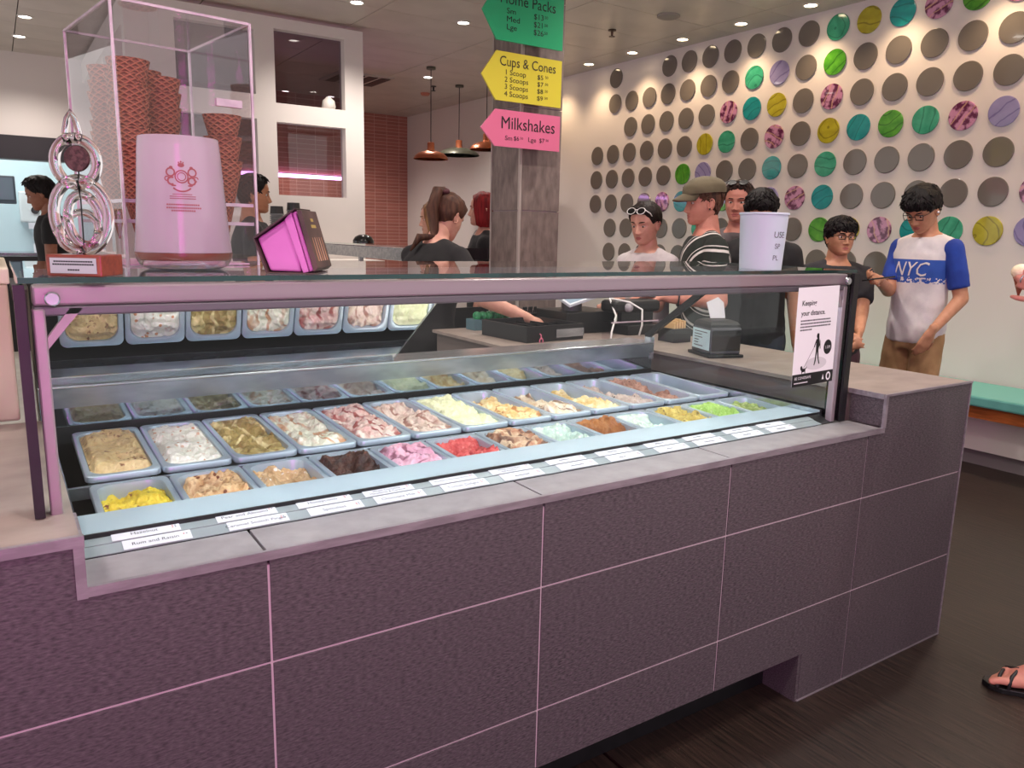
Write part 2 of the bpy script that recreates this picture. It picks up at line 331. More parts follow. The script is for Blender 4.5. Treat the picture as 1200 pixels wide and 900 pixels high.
DM = {'G': mat('disc_grey', S(112, 106, 100), 0.09, 0.0, coat=0.4), 'T': disc_mat('teal', S(28, 160, 160), S(20, 130, 134), S(8, 92, 100), 14, (.3, .7)),
      'M': disc_mat('mint', S(70, 176, 140), S(44, 146, 112), S(20, 96, 74), 14, (.3, .7)), 'L': disc_mat('lime', S(96, 176, 50), S(60, 140, 34), S(24, 80, 18), 18, (.3, .7)),
      'Y': disc_mat('olive', S(190, 182, 44), S(164, 154, 30), S(96, 88, 12), 14, (.3, .7)), 'P': disc_mat('berry', S(200, 140, 176), S(96, 34, 72), S(216, 168, 140), 22, (.42, .55)),
      'V': disc_mat('lilac', S(160, 152, 196), S(146, 138, 184), S(96, 84, 140), 12, (.3, .7))}
CN = {'G': 'grey', 'T': 'teal', 'M': 'mint green', 'L': 'lime green', 'Y': 'olive yellow', 'P': 'berry pink', 'V': 'lilac'}
MX90 = Matrix.Rotation(-PI / 2, 4, 'Y')
dmesh = {}
for k, m in DM.items():
    dmesh[k] = MB().lathe([(0.001, 0.0), (0.090, 0.0), (0.0935, 0.001), (0.0945, 0.003), (0.0945, 0.008), (0.001, 0.008)], 48, M=Matrix.Rotation(PI / 2, 4, 'Y')).mesh('wall_disc', m)
for r, row in enumerate(ROWS):
    for k, ch in enumerate(row):
        if ch == '.': continue
        o = mesh_obj('wall_disc', dmesh[ch], None, (XW - 0.0105, 5.386 - 0.253 * k, 2.9495 - 0.2485 * r))
        tag(o, f'{CN[ch]} round wall disc, {ORD[k]} from the tiled column in the {ORD[r]} row down', 'wall disc', 'round discs on the white wall')
        if ch != 'G': o.rotation_euler = (random.uniform(0, 6.28), 0, 0)

# ---------------- bench along the wall
bn = thing('wall_bench', 'long bench with teal padded seat along the disc wall', 'bench', (4.8, 2.0, 0))
MB().box(4.53, XW - 0.015, -2.2, 5.2, 0.405, 0.47).build('seat_pad', mat('teal_vinyl', S(104, 178, 170), 0.45), bn, bevel=0.012)
MB().box(4.56, XW - 0.015, -2.2, 5.2, 0.33, 0.404).build('wooden_rail', mat('orange_wood', S(176, 96, 44), 0.5, col2=S(140, 72, 32), nscale=10, stretch=(6, .6, 6)), bn)
MB().box(4.70, XW - 0.015, -2.2, 5.2, 0.10, 0.329).build('base_panel', white_wall, bn)
MB().box(4.74, XW - 0.015, -2.2, 5.2, 0.0, 0.099).build('kick', mat('grey_kick', S(130, 122, 124), 0.6), bn)

# ---------------- magenta tube light standing at the shop front (seen only as reflections and tint)
mt = thing('magenta_tube_light', 'upright magenta tube light at the shop front', 'tube light', (-.72, -2.10, 0))
MB().lathe([(.12, 0), (.12, .02), (.03, .03), (.02, .5), (.001, .5)], 20, (-.72, -2.10, 0)).build('stand', black_m, mt, 50)
MB().box(-1.04, -.40, -2.13, -2.11, .45, 2.35).build('back_board', black_m, mt)
mag = emit_mat('magenta_glow', (1.0, .10, .72, 1), 21.0)
for k in range(4): MB().tube([(-.96 + .16 * k, -2.085, .5), (-.96 + .16 * k, -2.085, 2.3)], .02, 12).build('tube', mag, mt, 180)
# unseen glowing ceiling panel, added to brighten the kitchen
kl = thing('added_kitchen_light', 'unseen flat glowing panel added on the kitchen ceiling', 'added light', (-.4, 9.7, 3.05))
MB().box(-1.1, .3, 9.5, 9.9, 3.05, CEIL).build('housing', white_wall, kl); MB().box(-1.08, .28, 9.52, 9.88, 3.045, 3.0495).build('diffuser', emit_mat('kitchen_glow', (.88, .97, 1, 1), 22), kl)
# ================================================================== SERVING COUNTER
ct = thing('serving_counter', 'long tiled serving counter holding the gelato display case', 'counter', (1.0, 0.3, 0))
def B(*a): return MB().box(*a)
cm = MB(); cm.box(-2.2, 1.55, 0.014, 0.10, 0.165, 0.79); cm.box(1.565, 2.335, 0.014, 0.5, 0.0, 0.79); cm.box(1.865, 2.335, 0.014, 1.9, 0.0, 0.90); cm.box(-2.2, -0.29, 0.014, 0.85, 0.165, 0.885)
cm.box(1.36, 2.335, 1.3, 1.95, 0.0, 0.90)
cm.build('core', mat('counter_core', S(112, 100, 96), .6), ct)
gm = MB(); gm.box(-2.3, 1.559, 0.0025, 0.012, 0.156, 0.79); gm.box(1.561, 2.340, 0.0025, 0.012, 0.001, 0.79); gm.build('grout', grout_m, ct)
B(-2.2, 1.56, 0.12, 0.13, 0.0, 0.16).build('recessed_kick', black_m, ct)
G = 0.0022
cols = [-2.36, -1.77, -1.18, -0.59, 0.0, 0.5907, 1.1827, 1.78, 2.345]
def tile_poly(poly):
    MB().prism(poly, 0.0, 0.013, 'y').build('tile', tile_m, ct, bevel=0.0008)
for i in range(len(cols) - 1):
    a, b = cols[i] + G, cols[i + 1] - G
    # bottom row
    if b < 1.56: tile_poly([(a, 0.155), (b, 0.155), (b, 0.304 - G), (a, 0.304 - G)])
    elif a < 1.56: tile_poly([(a, 0.155), (1.56, 0.155), (1.56, 0.0), (b, 0.0), (b, 0.304 - G), (a, 0.304 - G)])
    else: tile_poly([(a, 0), (b, 0), (b, 0.304 - G), (a, 0.304 - G)])
    tile_poly([(a, 0.304 + G), (b, 0.304 + G), (b, 0.604 - G), (a, 0.604 - G)])
    z = 0.604 + G
    if b < -0.29: tile_poly([(a, z), (b, z), (b, 0.884), (a, 0.884)])
    elif a < -0.29: tile_poly([(a, z), (b, z), (b, 0.80), (-0.292, 0.80), (-0.292, 0.884), (a, 0.884)])
    elif b < 1.86: tile_poly([(a, z), (b, z), (b, 0.80), (a, 0.80)])
    else: tile_poly([(a, z), (b, z), (b, 0.915), (1.858, 0.915), (1.858, 0.80), (a, 0.80)])
# side faces of notch and foot
B(1.548, 1.560, 0.002, 0.5, 0.0, 0.155).build('side_tile', tile_m, ct)
B(1.850, 1.862, 0.004, 0.115, 0.818, 0.905).build('side_tile', tile_m, ct)
# stone-look top slabs
B(-2.2, -0.282, 0.004, 0.85, 0.886, 0.900).build('top_slab', tile_top_m, ct)
B(1.850, 2.343, 0.004, 1.29, 0.905, 0.918).build('top_slab', tile_top_m, ct)
B(1.34, 2.343, 1.293, 1.96, 0.905, 0.918).build('top_slab', tile_top_m, ct)
# ledge in front of the case: tiles and metal trim
for a, b in [(-0.278, -0.005), (0.0, 0.588), (0.593, 1.18), (1.185, 1.848)]:
    B(a, b, 0.006, 0.118, 0.803, 0.815).build('ledge_tile', ledge_m, ct, bevel=0.001)
B(-0.2915, 1.8575, -0.003, 0.006, 0.800, 0.8165).build('edge_trim', trim_m, ct)
B(-0.2925, -0.2775, -0.0042, 0.1195, 0.7992, 0.8995).build('edge_trim', trim_m, ct)
B(-2.2, -0.2765, -0.0052, 0.005, 0.884, 0.9015).build('edge_trim', trim_m, ct)
B(1.8465, 1.859, -0.0042, 0.004, 0.8155, 0.9185).build('edge_trim', trim_m, ct)
B(1.846, 2.3465, -0.005, 0.004, 0.913, 0.9195).build('edge_trim', trim_m, ct)
B(1.845, 1.8512, 0.0045, 0.12, 0.904, 0.9192).build('edge_trim', trim_m, ct)
B(2.341, 2.347, -0.003, 0.004, 0.0, 0.913).build('edge_trim', trim_m, ct)
B(1.556, 2.347, -0.002, 0.004, 0.0, 0.005).build('edge_trim', trim_m, ct)

# ================================================================== DISPLAY CASE
ca = thing('display_case', 'glass gelato display case set into the tiled counter', 'display case', (0.75, 0.5, 0.8))
XL, XR = -0.315, 1.785
mirror = clear_mat('mirror_door', (0.30, 0.32, 0.34, 1), 1.5, boost=14)
ups = mat('mirror_upstand', S(176, 188, 196), 0.07, 0.95, col2=S(150, 164, 172), nscale=25, stretch=(.3, 1, 1))
case_frame = mat('case_frame', S(168, 148, 156), 0.35, 0.5)
MB().box(XL + .004, XR - .004, 0.112, 0.118, 0.816, 1.274).build('front_glass', glass_front, ca)
MB().box(XL - .012, XR + .006, 0.104, 0.74, 1.277, 1.285).build('top_glass', glass_top, ca)
MB().box(XL - .012, XR + .006, 0.1015, 0.1035, 1.2765, 1.2855).build('glass_edge', glass_edge, ca)
MB().box(XR + .006, XR + .0075, 0.1015, 0.74, 1.2765, 1.2855).build('glass_edge', glass_edge, ca)
MB().box(XL - .0135, XL - .012, 0.1015, 0.74, 1.2765, 1.2855).build('glass_edge', glass_edge, ca)
side = [(0.119, 0.83), (0.96, 0.83), (0.96, 1.0), (0.60, 1.270), (0.119, 1.270)]
for x0, x1 in ((XL - .006, XL), (XR, XR + .006)): MB().prism(side, x0, x1, 'x').build('side_glass', glass_clear, ca)
# black printed borders / edge profiles of the side panes
for x0, x1 in ((XL - .0105, XL - .0065), (XR + .0065, XR + .0105)):
    m = MB(); m.box(x0, x1, 0.112, 0.165, 0.82, 1.274); m.box(x0, x1, 0.165, 0.96, 0.82, 0.85); m.box(x0, x1, 0.165, 0.60, 1.255, 1.274)
    m.build('black_border', black_gloss, ca)
    MB().box(x0 - (.010 if x0 < 0 else .001), x1 + (.020 if x0 > 0 else .001), 0.106, 0.1115 if x0 > 0 else 0.14, 0.9025 if x0 < 0 else 0.8195, 1.274).build('edge_profile', black_m, ca)
# metal frame behind the front glass
MB().box(XL + .004, XR - .004, 0.122, 0.165, 1.240, 1.272).build('header', case_frame, ca, bevel=0.004)
MB().box(XL + .004, XR - .004, 0.122, 0.165, 1.224, 1.2395).build('header_lip', mat('lip', S(110, 102, 110), 0.4, 0.5), ca, bevel=0.003)
for x0, x1, sg in ((XL + .002, XL + .020, 1), (XR - .020, XR - .002, -1)):
    MB().box(x0, x1, 0.120, 0.142, 0.818, 1.236).build('upright', case_frame, ca, bevel=0.003)
    xa = XL + .02 if sg > 0 else XR - .02
    MB().prism([(xa, 1.19), (xa, 1.172), (xa + sg * .052, 1.236), (xa + sg * .034, 1.236)], 0.122, 0.140, 'y').build('gusset', case_frame, ca)
    xc = XL + .03 if sg > 0 else XR - .02
    MB().lathe([(0.011, 0), (0.011, 0.006), (0.009, 0.008), (0.001, 0.008)], 20, (xc, 0.1118, 1.252), Matrix.Rotation(PI / 2, 4, 'X')).build('screw_cap', steel, ca, 40)
led = emit_mat('case_led', (0.74, 0.92, 1.0, 1), 25.0)
MB().box(XL + .05, XR - .05, 0.168, 0.198, 1.2285, 1.2315).build('led_tube', led, ca)
MB().box(XL + .05, XR - .05, 0.166, 0.200, 1.232, 1.25).build('led_housing', steel, ca)
# label holder (two steps), deck
MB().prism([(0.119, 0.816), (0.119, 0.8175), (0.1485, 0.8240), (0.1485, 0.8255), (0.178, 0.8320), (0.178, 0.816)], XL + .045, XR - .065, 'x').build('label_holder', mat('label_rail', S(150, 158, 162), 0.4, 0.3), ca)
MB().box(XL + .03, XR - .01, 0.1785, 0.298, 0.827, 0.833).build('front_deck', steel_white, ca, bevel=0.002)
MB().prism([(0.119, 0.816), (0.119, 0.818), (0.178, 0.834), (0.178, 0.816)], XR - .065, XR - .012, 'x').build('corner_block', black_m, ca)
MB().box(XL + .012, XL + .045, 0.142, 0.955, 0.816, 0.838).build('side_deck', steel, ca)
MB().box(XR - .014, XR - .002, 0.166, 0.955, 0.816, 0.846).build('side_deck', steel, ca)
MB().prism([(0.166, 0.816), (0.955, 0.816), (0.955, 0.96), (0.70, 0.90), (0.166, 0.86)], XL + .004, XL + .012, 'x').build('side_liner', mat('warm_steel', S(196, 160, 138), 0.3, 0.8), ca)
well = MB(); well.box(XL + .03, XR - .012, 0.17, 0.95, 0.66, 0.67); well.box(XL + .03, XL + .04, 0.17, 0.95, 0.67, 0.816); well.box(XR - .022, XR - .012, 0.17, 0.95, 0.67, 0.816); well.box(XL + .03, XR - .012, 0.940, 0.95, 0.67, 0.866); well.box(XL + .03, XR - .012, 0.17, 0.175, 0.67, 0.838)
well.build('cold_well', black_m, ca)
for y, z0, z1 in ((0.500, 0.80, 0.826),): MB().box(XL + .045, XR - .02, y - .006, y + .006, z0, z1).build('tub_rail', steel, ca)
MB().prism([(0.930, 0.862), (0.934, 0.862), (0.931, 0.910), (0.927, 0.910)], XL + .02, XR - .015, 'x').build('mirror_upstand', ups, ca)
MB().prism([(0.926, 0.910), (0.931, 0.910), (0.928, 0.9595), (0.923, 0.9595)], XL + .02, XR - .015, 'x').build('rear_upstand', mat('hazy_steel', S(168, 180, 188), .28, .8, col2=S(140, 152, 160), nscale=14, stretch=(.4, 1, 1)), ca)
MB().box(XL + .02, XR - .015, 0.928, 0.939, 0.84, 0.862).build('black_gasket', black_m, ca)
MB().box(XL + .02, XR - .015, 0.920, 1.06, 0.960, 0.9675).build('rear_shelf', steel, ca, bevel=0.002)
MB().box(XL + .02, XR - .015, 0.960, 1.06, 0.10, 0.959).build('rear_body', mat('case_body', S(120, 122, 126), 0.4, 0.4), ca)
# sloped mirrored rear door (left half closed, right half open)
def slope(y0, z0, y1, z1, t):
    dy, dz = y1 - y0, z1 - z0; L = math.hypot(dy, dz); ny, nz = -dz / L * t, dy / L * t
    return [(y0, z0), (y1, z1), (y1 + ny, z1 + nz), (y0 + ny, z0 + nz)]
MB().prism(slope(0.940, 0.968, 0.555, 1.2365, -0.006), XL + .03, 0.665, 'x').build('mirror_door', mirror, ca)
MB().prism(slope(0.9395, 0.9675, 0.5545, 1.2360, -0.007), 0.6655, 0.670, 'x').build('door_edge', steel, ca)
for x0, x1 in ((XR - .03, XR - .012), (XL + .008, XL + .022)):
    MB().prism(slope(0.950, 0.976, 0.555, 1.252, -0.022), x0, x1, 'x').build('rear_arm', black_m, ca)
MB().box(XR - .032, XR - .010, 0.925, 0.955, 0.90, 0.985).build('arm_bracket', steel, ca)
MB().box(XL + .004, XR - .004, 0.545, 0.565, 1.255, 1.276).build('rear_header', trim_m, ca)

# -------- labels in the holder
lab_txt = [('Hazelnut', 'Rum and Raisin'), ('Pear and Almond', 'Caramel Scotch Finger'), ('Honeycomb', 'Speculaas'), ('White Chocolate\nMacadamia & Caramel', 'Chocolate Milk'), ('Strawberry Meringue Pavlova', 'Turkish Delight'),
           ('White Chocolate\nand Raspberry', None)] + [(None, None)] * 6
lab_x = [-0.225, -0.049, 0.104, 0.244, 0.40, 0.553, 0.713, 0.866, 1.030, 1.172, 1.329, 1.474]
slope1 = math.atan2(0.0065, 0.0295)
card_m = mat('card_white', S(206, 206, 214), .6)
dotc = [mat('allergen_red', S(180, 80, 70), .6), mat('allergen_grey', S(110, 110, 120), .6)]
for i, x in enumerate(lab_x):
    for t in (0, 1):
        y0, z0 = (0.1485, 0.8257) if t == 0 else (0.119, 0.8177)
        x0 = x + (0.0 if t == 0 else 0.014); w = 0.112
        nm = lab_txt[i][t]
        desc = (nm or '').replace('\n', ' ')
        lab = f'small white flavour card reading {desc}' if nm else f'small white flavour card, {ORD[i]} pair along the rail, {"upper" if t == 0 else "lower"} one'
        M = Matrix.Translation((x0, y0, z0 + 0.0006)) @ Matrix.Rotation(slope1, 4, 'X')
        c = MB().box(0, w, 0.0005, 0.0290, 0.0, 0.0008, M).build('flavour_card', card_m, None, label=lab, cat='label card', group='flavour cards in the label rail')
        if nm:
            lines = nm.split('\n'); sz = 0.0125 if len(lines) == 1 else 0.009
            if len(desc) > 22 and len(lines) == 1: sz = 0.0075
            for q, ln in enumerate(lines):
                text(ln, sz, M @ Matrix.Translation((w * .47, 0.0105 + (0.0075 * (0.35 if q == 0 else -0.75) if len(lines) > 1 else 0), 0.0011)), text_black, c, align='CENTER')
        else:
            m = MB(); n = random.choice([5, 7, 9])
            for q in range(n): m.box(w * .32 + q * .0045, w * .32 + q * .0045 + .0032, 0.011, 0.011 + random.uniform(.003, .005), 0.0009, 0.0011, M)
            m.build('small_print', text_grey, c)
        m = MB()
        for q in range(random.choice([2, 3, 4])):
            m.cur = q % 2; m.lathe([(0.0016, 0.0009), (0.0016, 0.0011), (0.0001, 0.0012)], 8, M=M @ Matrix.Translation((w - .012 + (q % 2) * .0048, 0.019 - (q // 2) * .005, 0)))
        m.build('allergen_marks', dotc, c)

# ================================================================== GELATO TUBS
pan_m = mat('pan_steel', S(186, 200, 212), 0.32, 0.45, col2=S(172, 188, 202), nscale=6)
def rrect(hw, hl, r, n=6):
    pts = []
    for cx, cy, a0 in ((hw - r, hl - r, 0), (-hw + r, hl - r, 90), (-hw + r, -hl + r, 180), (hw - r, -hl + r, 270)):
        for k in range(n + 1):
            a = math.radians(a0 + 90 * k / n); pts.append((cx + r * math.cos(a), cy + r * math.sin(a)))
    return pts
PW, PL = 0.0755, 0.177
def ringz(p, z): return [(x, y, z) for x, y in p]
pm_ = MB(); pm_.rings([ringz(rrect(PW, PL, .018), -.012), ringz(rrect(PW, PL, .018), 0), ringz(rrect(PW - .002, PL - .002, .017), .002), ringz(rrect(PW - .012, PL - .014, .034), .001), ringz(rrect(PW - .014, PL - .016, .034), -.006), ringz(rrect(PW - .022, PL - .030, .032), -.105), ringz(rrect(PW - .03, PL - .04, .03), -.110)], cap=False)
n = 28; k0 = len(pm_.v) - n; pm_.add([], []); pm_.f.append(tuple(range(k0, k0 + n))); pm_.mi.append(0)
pan_me = pm_.mesh('pan', pan_m, 50)
def gel_mat(name, a, b, c=None, style='fold', sc=22):
    m = bpy.data.materials.new('gelato_' + name); m.use_nodes = True; nt = m.node_tree; N = nt.nodes; L = nt.links; p = N['Principled BSDF']
    p.inputs['Roughness'].default_value = 0.5; p.inputs['Subsurface Weight'].default_value = 0.0
    tc = N.new('ShaderNodeTexCoord'); nz = N.new('ShaderNodeTexNoise'); nz.inputs['Scale'].default_value = sc; nz.inputs['Detail'].default_value = 5; nz.inputs['Distortion'].default_value = 1.2
    L.new(tc.outputs['Object'], nz.inputs['Vector'])
    r = N.new('ShaderNodeValToRGB'); r.color_ramp.elements[0].position = .38; r.color_ramp.elements[1].position = .62; r.color_ramp.elements[0].color = b; r.color_ramp.elements[1].color = a; L.new(nz.outputs['Fac'], r.inputs[0])
    last = r.outputs[0]
    if c:
        if style == 'swirl':
            w = N.new('ShaderNodeTexWave'); w.inputs['Scale'].default_value = 6; w.inputs['Distortion'].default_value = 16; w.inputs['Detail'].default_value = 3; w.inputs['Detail Scale'].default_value = 1.4; L.new(tc.outputs['Object'], w.inputs['Vector']); s = w.outputs['Fac']; e = (.10, .34)
        else:
            w = N.new('ShaderNodeTexVoronoi') if style == 'chunk' else N.new('ShaderNodeTexNoise'); w.inputs['Scale'].default_value = 60 if style == 'chunk' else 70
            L.new(tc.outputs['Object'], w.inputs['Vector']); s = w.outputs['Distance'] if style == 'chunk' else w.outputs['Fac']; e = (.22, .30) if style == 'chunk' else (.34, .42)
        r2 = N.new('ShaderNodeValToRGB'); r2.color_ramp.elements[0].position = e[0]; r2.color_ramp.elements[1].position = e[1]; r2.color_ramp.elements[0].color = (1, 1, 1, 1); r2.color_ramp.elements[1].color = (0, 0, 0, 1); L.new(s, r2.inputs[0])
        mk = r2.outputs[0]
        if True:
            n2 = N.new('ShaderNodeTexNoise'); n2.inputs['Scale'].default_value = 12 if style != 'swirl' else 16; L.new(tc.outputs['Object'], n2.inputs['Vector']); g = N.new('ShaderNodeMapRange'); g.inputs[1].default_value = .42 if style != 'swirl' else .36; g.inputs[2].default_value = .52; g.inputs[4].default_value = 1.0 if style != 'swirl' else .85; L.new(n2.outputs['Fac'], g.inputs[0])
            mu = N.new('ShaderNodeMath'); mu.operation = 'MULTIPLY'; L.new(mk, mu.inputs[0]); L.new(g.outputs[0], mu.inputs[1]); mk = mu.outputs[0]
        mx = N.new('ShaderNodeMix'); mx.data_type = 'RGBA'; L.new(mk, mx.inputs[0]); L.new(last, mx.inputs[6]); mx.inputs[7].default_value = c; last = mx.outputs[2]
    L.new(last, p.inputs['Base Color'])
    b_ = N.new('ShaderNodeBump'); b_.inputs['Strength'].default_value = .9; b_.inputs['Distance'].default_value = .008; nb = N.new('ShaderNodeTexNoise'); nb.inputs['Scale'].default_value = 90; nb.inputs['Detail'].default_value = 6; L.new(tc.outputs['Object'], nb.inputs['Vector']); L.new(nb.outputs['Fac'], b_.inputs['Height']); L.new(b_.outputs[0], p.inputs['Normal'])
    return m
def gelato_mesh(seed, m, back, front, rough, ridges, hole, row=0):
    # height of the ice cream (metres below the rim) from the back (v=1) to the front (v=0)
    nu, nv = 38, 78; vs = []; fs = []
    for j in range(nv + 1):
        for i in range(nu + 1):
            u = i / nu * 2 - 1; v = j / nv * 2 - 1
            # square to rounded rectangle
            hw, hl, r = PW - .0142, PL - .0162, .033
            x, y = u * hw, v * hl
            ax, ay = max(abs(x) - (hw - r), 0), max(abs(y) - (hl - r), 0); d = math.hypot(ax, ay)
            lim = math.hypot(ax, ay)
            if ax > 0 and ay > 0:
                mxx = max(ax, ay) / r; k = r * mxx / d if d > 0 else 1
                x = math.copysign(hw - r + ax * k, x); y = math.copysign(hl - r + ay * k, y)
            t = (v + 1) / 2 if row == 0 else min(max((v + .45) / 1.35, 0), 1); s = t * t * (3 - 2 * t)
            h = front + (back - front) * s
            q = Vector((x * 14 + seed * 3.1, y * 14, seed * 1.7))
            h += rough * 0.9 * noise.fractal(q, 0.8, 2.0, 4)
            h += rough * 0.55 * noise.turbulence(q * 3.0, 3, True) - rough * .25 + rough * .14 * noise.turbulence(q * 8.0, 2, True) - rough * .06
            if ridges: h += ridges * math.sin((y * 1.0 + 0.35 * x + 0.02 * noise.noise(q * .6)) * 150 + 5 * noise.noise(q * .5)) * (0.4 + 0.6 * abs(noise.noise(q * .5)))
            for hx, hy, hr, hd in hole:
                e = ((x - hx) ** 2 + ((y - hy) * .8) ** 2) / hr ** 2; h -= hd * math.exp(-e)
            edge = max(abs(u), abs(v)); h -= 0.004 * max(0, (edge - .9) / .1) ** 2; h += .011
            depth = -.006 - h  # shrink with pan wall when deep
            sh = 1 - .10 * min(max(-h, 0) / .1, 1)
            ek = min(max((edge - .82) / .16, 0), 1); ek = ek * ek * (3 - 2 * ek); h = h * (1 - ek) + min(h, -.004) * ek
            h = min(max(h, -.100), .014 if row == 0 or y * .85 + .325 > .31 else -.004)
            vs.append((x * sh, y * (1 - .06 * min(max(-h, 0) / .1, 1)), h)); 
    for j in range(nv):
        for i in range(nu):
            a = j * (nu + 1) + i; fs.append((a, a + 1, a + nu + 2, a + nu + 1))
    mb = MB(); mb.add(vs, fs); return mb.mesh('gelato', m, 180)
W_ = S(240, 234, 220)
REAR = [ # label, colours, style, back, front, rough, ridges, holes
 ('tan gelato with crushed nut crumbs', S(226, 200, 150), S(212, 182, 130), S(142, 96, 70), 'speck', -.004, -.002, .012, .000, []),
 ('white gelato dotted with caramel chunks', S(238, 236, 226), S(224, 222, 208), S(196, 138, 98), 'chunk', -.012, -.002, .014, 0, []),
 ('olive pistachio gelato scooped in the middle', S(176, 156, 96), S(146, 122, 70), S(232, 216, 160), 'swirl', -.008, -.012, .018, 0, [(.01, .03, .04, .035)]),
 ('white gelato with a light brown swirl', S(236, 234, 214), S(222, 222, 200), S(190, 130, 84), 'swirl', -.012, -.012, .014, 0, [(.0, .05, .05, .02)]),
 ('white gelato marbled with dark red sauce', S(238, 222, 210), S(222, 180, 170), S(150, 42, 40), 'swirl', -.004, -.006, .016, .002, []),
 ('pale pink-white gelato with brown ripples', S(232, 214, 200), S(214, 188, 172), S(150, 98, 84), 'swirl', -.020, -.012, .016, 0, [(-.01, .07, .05, .02)]),
 ('smooth pale lemon-green gelato', S(236, 240, 202), S(224, 230, 186), None, 'fold', -.006, -.008, .012, .002, []),
 ('cream gelato folded with caramel ribbons', S(240, 224, 176), S(222, 188, 122), S(176, 112, 50), 'swirl', -.030, -.006, .018, .003, [(.0, .09, .06, .02)]),
 ('white gelato with chocolate threads in a half-empty tub', S(240, 232, 214), S(214, 190, 158), S(110, 78, 60), 'swirl', -.040, -.008, .018, .002, [(.0, .08, .06, .03)]),
 ('cream custard gelato scooped low at the back', S(240, 226, 186), S(214, 184, 120), None, 'fold', -.045, -.010, .018, .003, [(.0, .07, .06, .03)]),
 ('cookie speckled grey-white gelato', S(206, 190, 182), S(176, 156, 148), S(56, 42, 40), 'chunk', -.040, -.018, .018, .002, [(.0, .04, .06, .03)]),
 ('pinkish brown gelato with chocolate bits', S(176, 134, 118), S(142, 100, 86), S(90, 56, 46), 'chunk', -.028, -.024, .018, 0, [(.0, .02, .05, .03)]),
 ('almost empty tub with brown scrapings', S(96, 88, 84), S(80, 74, 72), S(120, 96, 84), 'chunk', -.092, -.085, .008, 0, [])]
FRONT = [
 ('bright yellow gelato scooped into a steep wall', S(238, 214, 74), S(222, 192, 48), S(120, 60, 30), 'speck', -.085, .004, .020, .002, [(.015, .05, .04, -.030), (-.03, .08, .05, .02)]),
 ('caramel gelato with brown toffee lumps', S(232, 198, 152), S(204, 156, 106), S(122, 64, 34), 'chunk', -.030, -.006, .022, 0, [(-.03, .08, .05, .03)]),
 ('light caramel gelato with white meringue bits', S(222, 184, 140), S(204, 160, 112), S(246, 236, 220), 'chunk', -.026, -.012, .018, 0, [(.01, .07, .06, .03)]),
 ('dark chocolate gelato', S(84, 46, 34), S(52, 26, 20), S(110, 66, 50), 'chunk', -.014, -.012, .022, 0, [(.0, .05, .05, .02)]),
 ('pink gelato with dark red ripples', S(238, 188, 204), S(226, 160, 182), S(120, 48, 72), 'swirl', -.008, -.012, .014, .001, []),
 ('strawberry red sorbet', S(222, 96, 92), S(196, 66, 66), S(236, 140, 132), 'chunk', -.040, -.010, .022, 0, [(-.02, .08, .06, .03)]),
 ('white and chocolate marbled gelato', S(232, 206, 170), S(176, 116, 84), S(88, 44, 32), 'swirl', -.004, -.008, .018, .002, []),
 ('pale mint gelato with flakes', S(206, 224, 210), S(180, 204, 190), S(236, 244, 234), 'chunk', -.030, -.020, .018, 0, [(.0, .06, .06, .02)]),
 ('brown caramel gelato heaped to one side', S(176, 112, 54), S(150, 88, 38), None, 'fold', -.012, -.018, .022, 0, [(.0, .03, .04, .03)]),
 ('white-green gelato with a folded ridge', S(216, 230, 214), S(196, 214, 200), None, 'fold', -.030, -.016, .018, .004, [(.02, .05, .05, .03)]),
 ('yellow gelato studded with nuts', S(226, 204, 112), S(196, 166, 76), S(92, 58, 34), 'chunk', -.024, -.012, .022, 0, []),
 ('bright green pistachio gelato', S(178, 210, 112), S(148, 188, 84), S(200, 226, 150), 'chunk', -.010, -.014, .018, .001, []),
 ('olive green gelato lying low in the tub', S(150, 166, 92), S(126, 146, 76), S(190, 200, 140), 'swirl', -.050, -.036, .016, 0, [])]
TILT = math.atan(0.04)
for row, (lst, yc) in enumerate(((REAR, 0.7125), (FRONT, 0.325))):
    for i, (lab, a, b, c, st, bk, fr, ro, ri, ho) in enumerate(lst):
        x = -0.234 + 0.1546 * (i + .5)
        z = 0.835 + 0.04 * (yc - 0.525)
        t = thing('gelato_tub', f'tub of {lab}, {"rear" if row == 0 else "front"} row of the case', 'gelato tub', (x, yc, z), random.uniform(-.012, .012), 'gelato tubs in the display case')
        t.rotation_euler = (TILT, 0, t.rotation_euler[2])
        t.scale = (1, 1.05 if row == 0 else .85, 1)
        mesh_obj('pan', pan_me, t)
        g = gelato_mesh(i * 7 + row * 101 + 3, gel_mat(f'{row}_{i}', a, b, c, st), bk * (.75 if row == 0 else .38), fr, ro * 1.25, ri * 1.2, ho, row)
        mesh_obj('gelato', g, t)
# ================================================================== THINGS ON THE GLASS TOP
ZT = 1.2855
# ---- award: looped glass sculpture on a wooden base
aw = thing('glass_award', 'looped clear glass award with a brown medallion on a red wooden base', 'award', (-0.232, 0.150, ZT), math.radians(-32))
AM = wm(aw)
class Loc(MB):
    def __init__(s, M): super().__init__(); s.M = M
    def add(s, vs, fs): return super().add([s.M @ Vector(p) for p in vs], fs)
wood_red = mat('red_wood', S(146, 66, 46), 0.3, col2=S(122, 50, 36), nscale=12, stretch=(1, 6, 6), coat=0.4)
Loc(AM).box(-.043, .043, -.036, .036, 0, .034).build('base', wood_red, aw, bevel=0.002)
pq = Loc(AM).box(-.036, .036, -.0375, -.0365, .005, .029).build('plaque', mat('plaque_silver', S(196, 190, 200), 0.3, 0.7), aw)
for i, (tx, s_) in enumerate([('THE DAIRY AUSTRALIA AWARD', .0043), ('MOST OUTSTANDING DAIRY AWARD', .0043), ('Ice Cream', .004)]):
    pass
mm = Loc(AM)
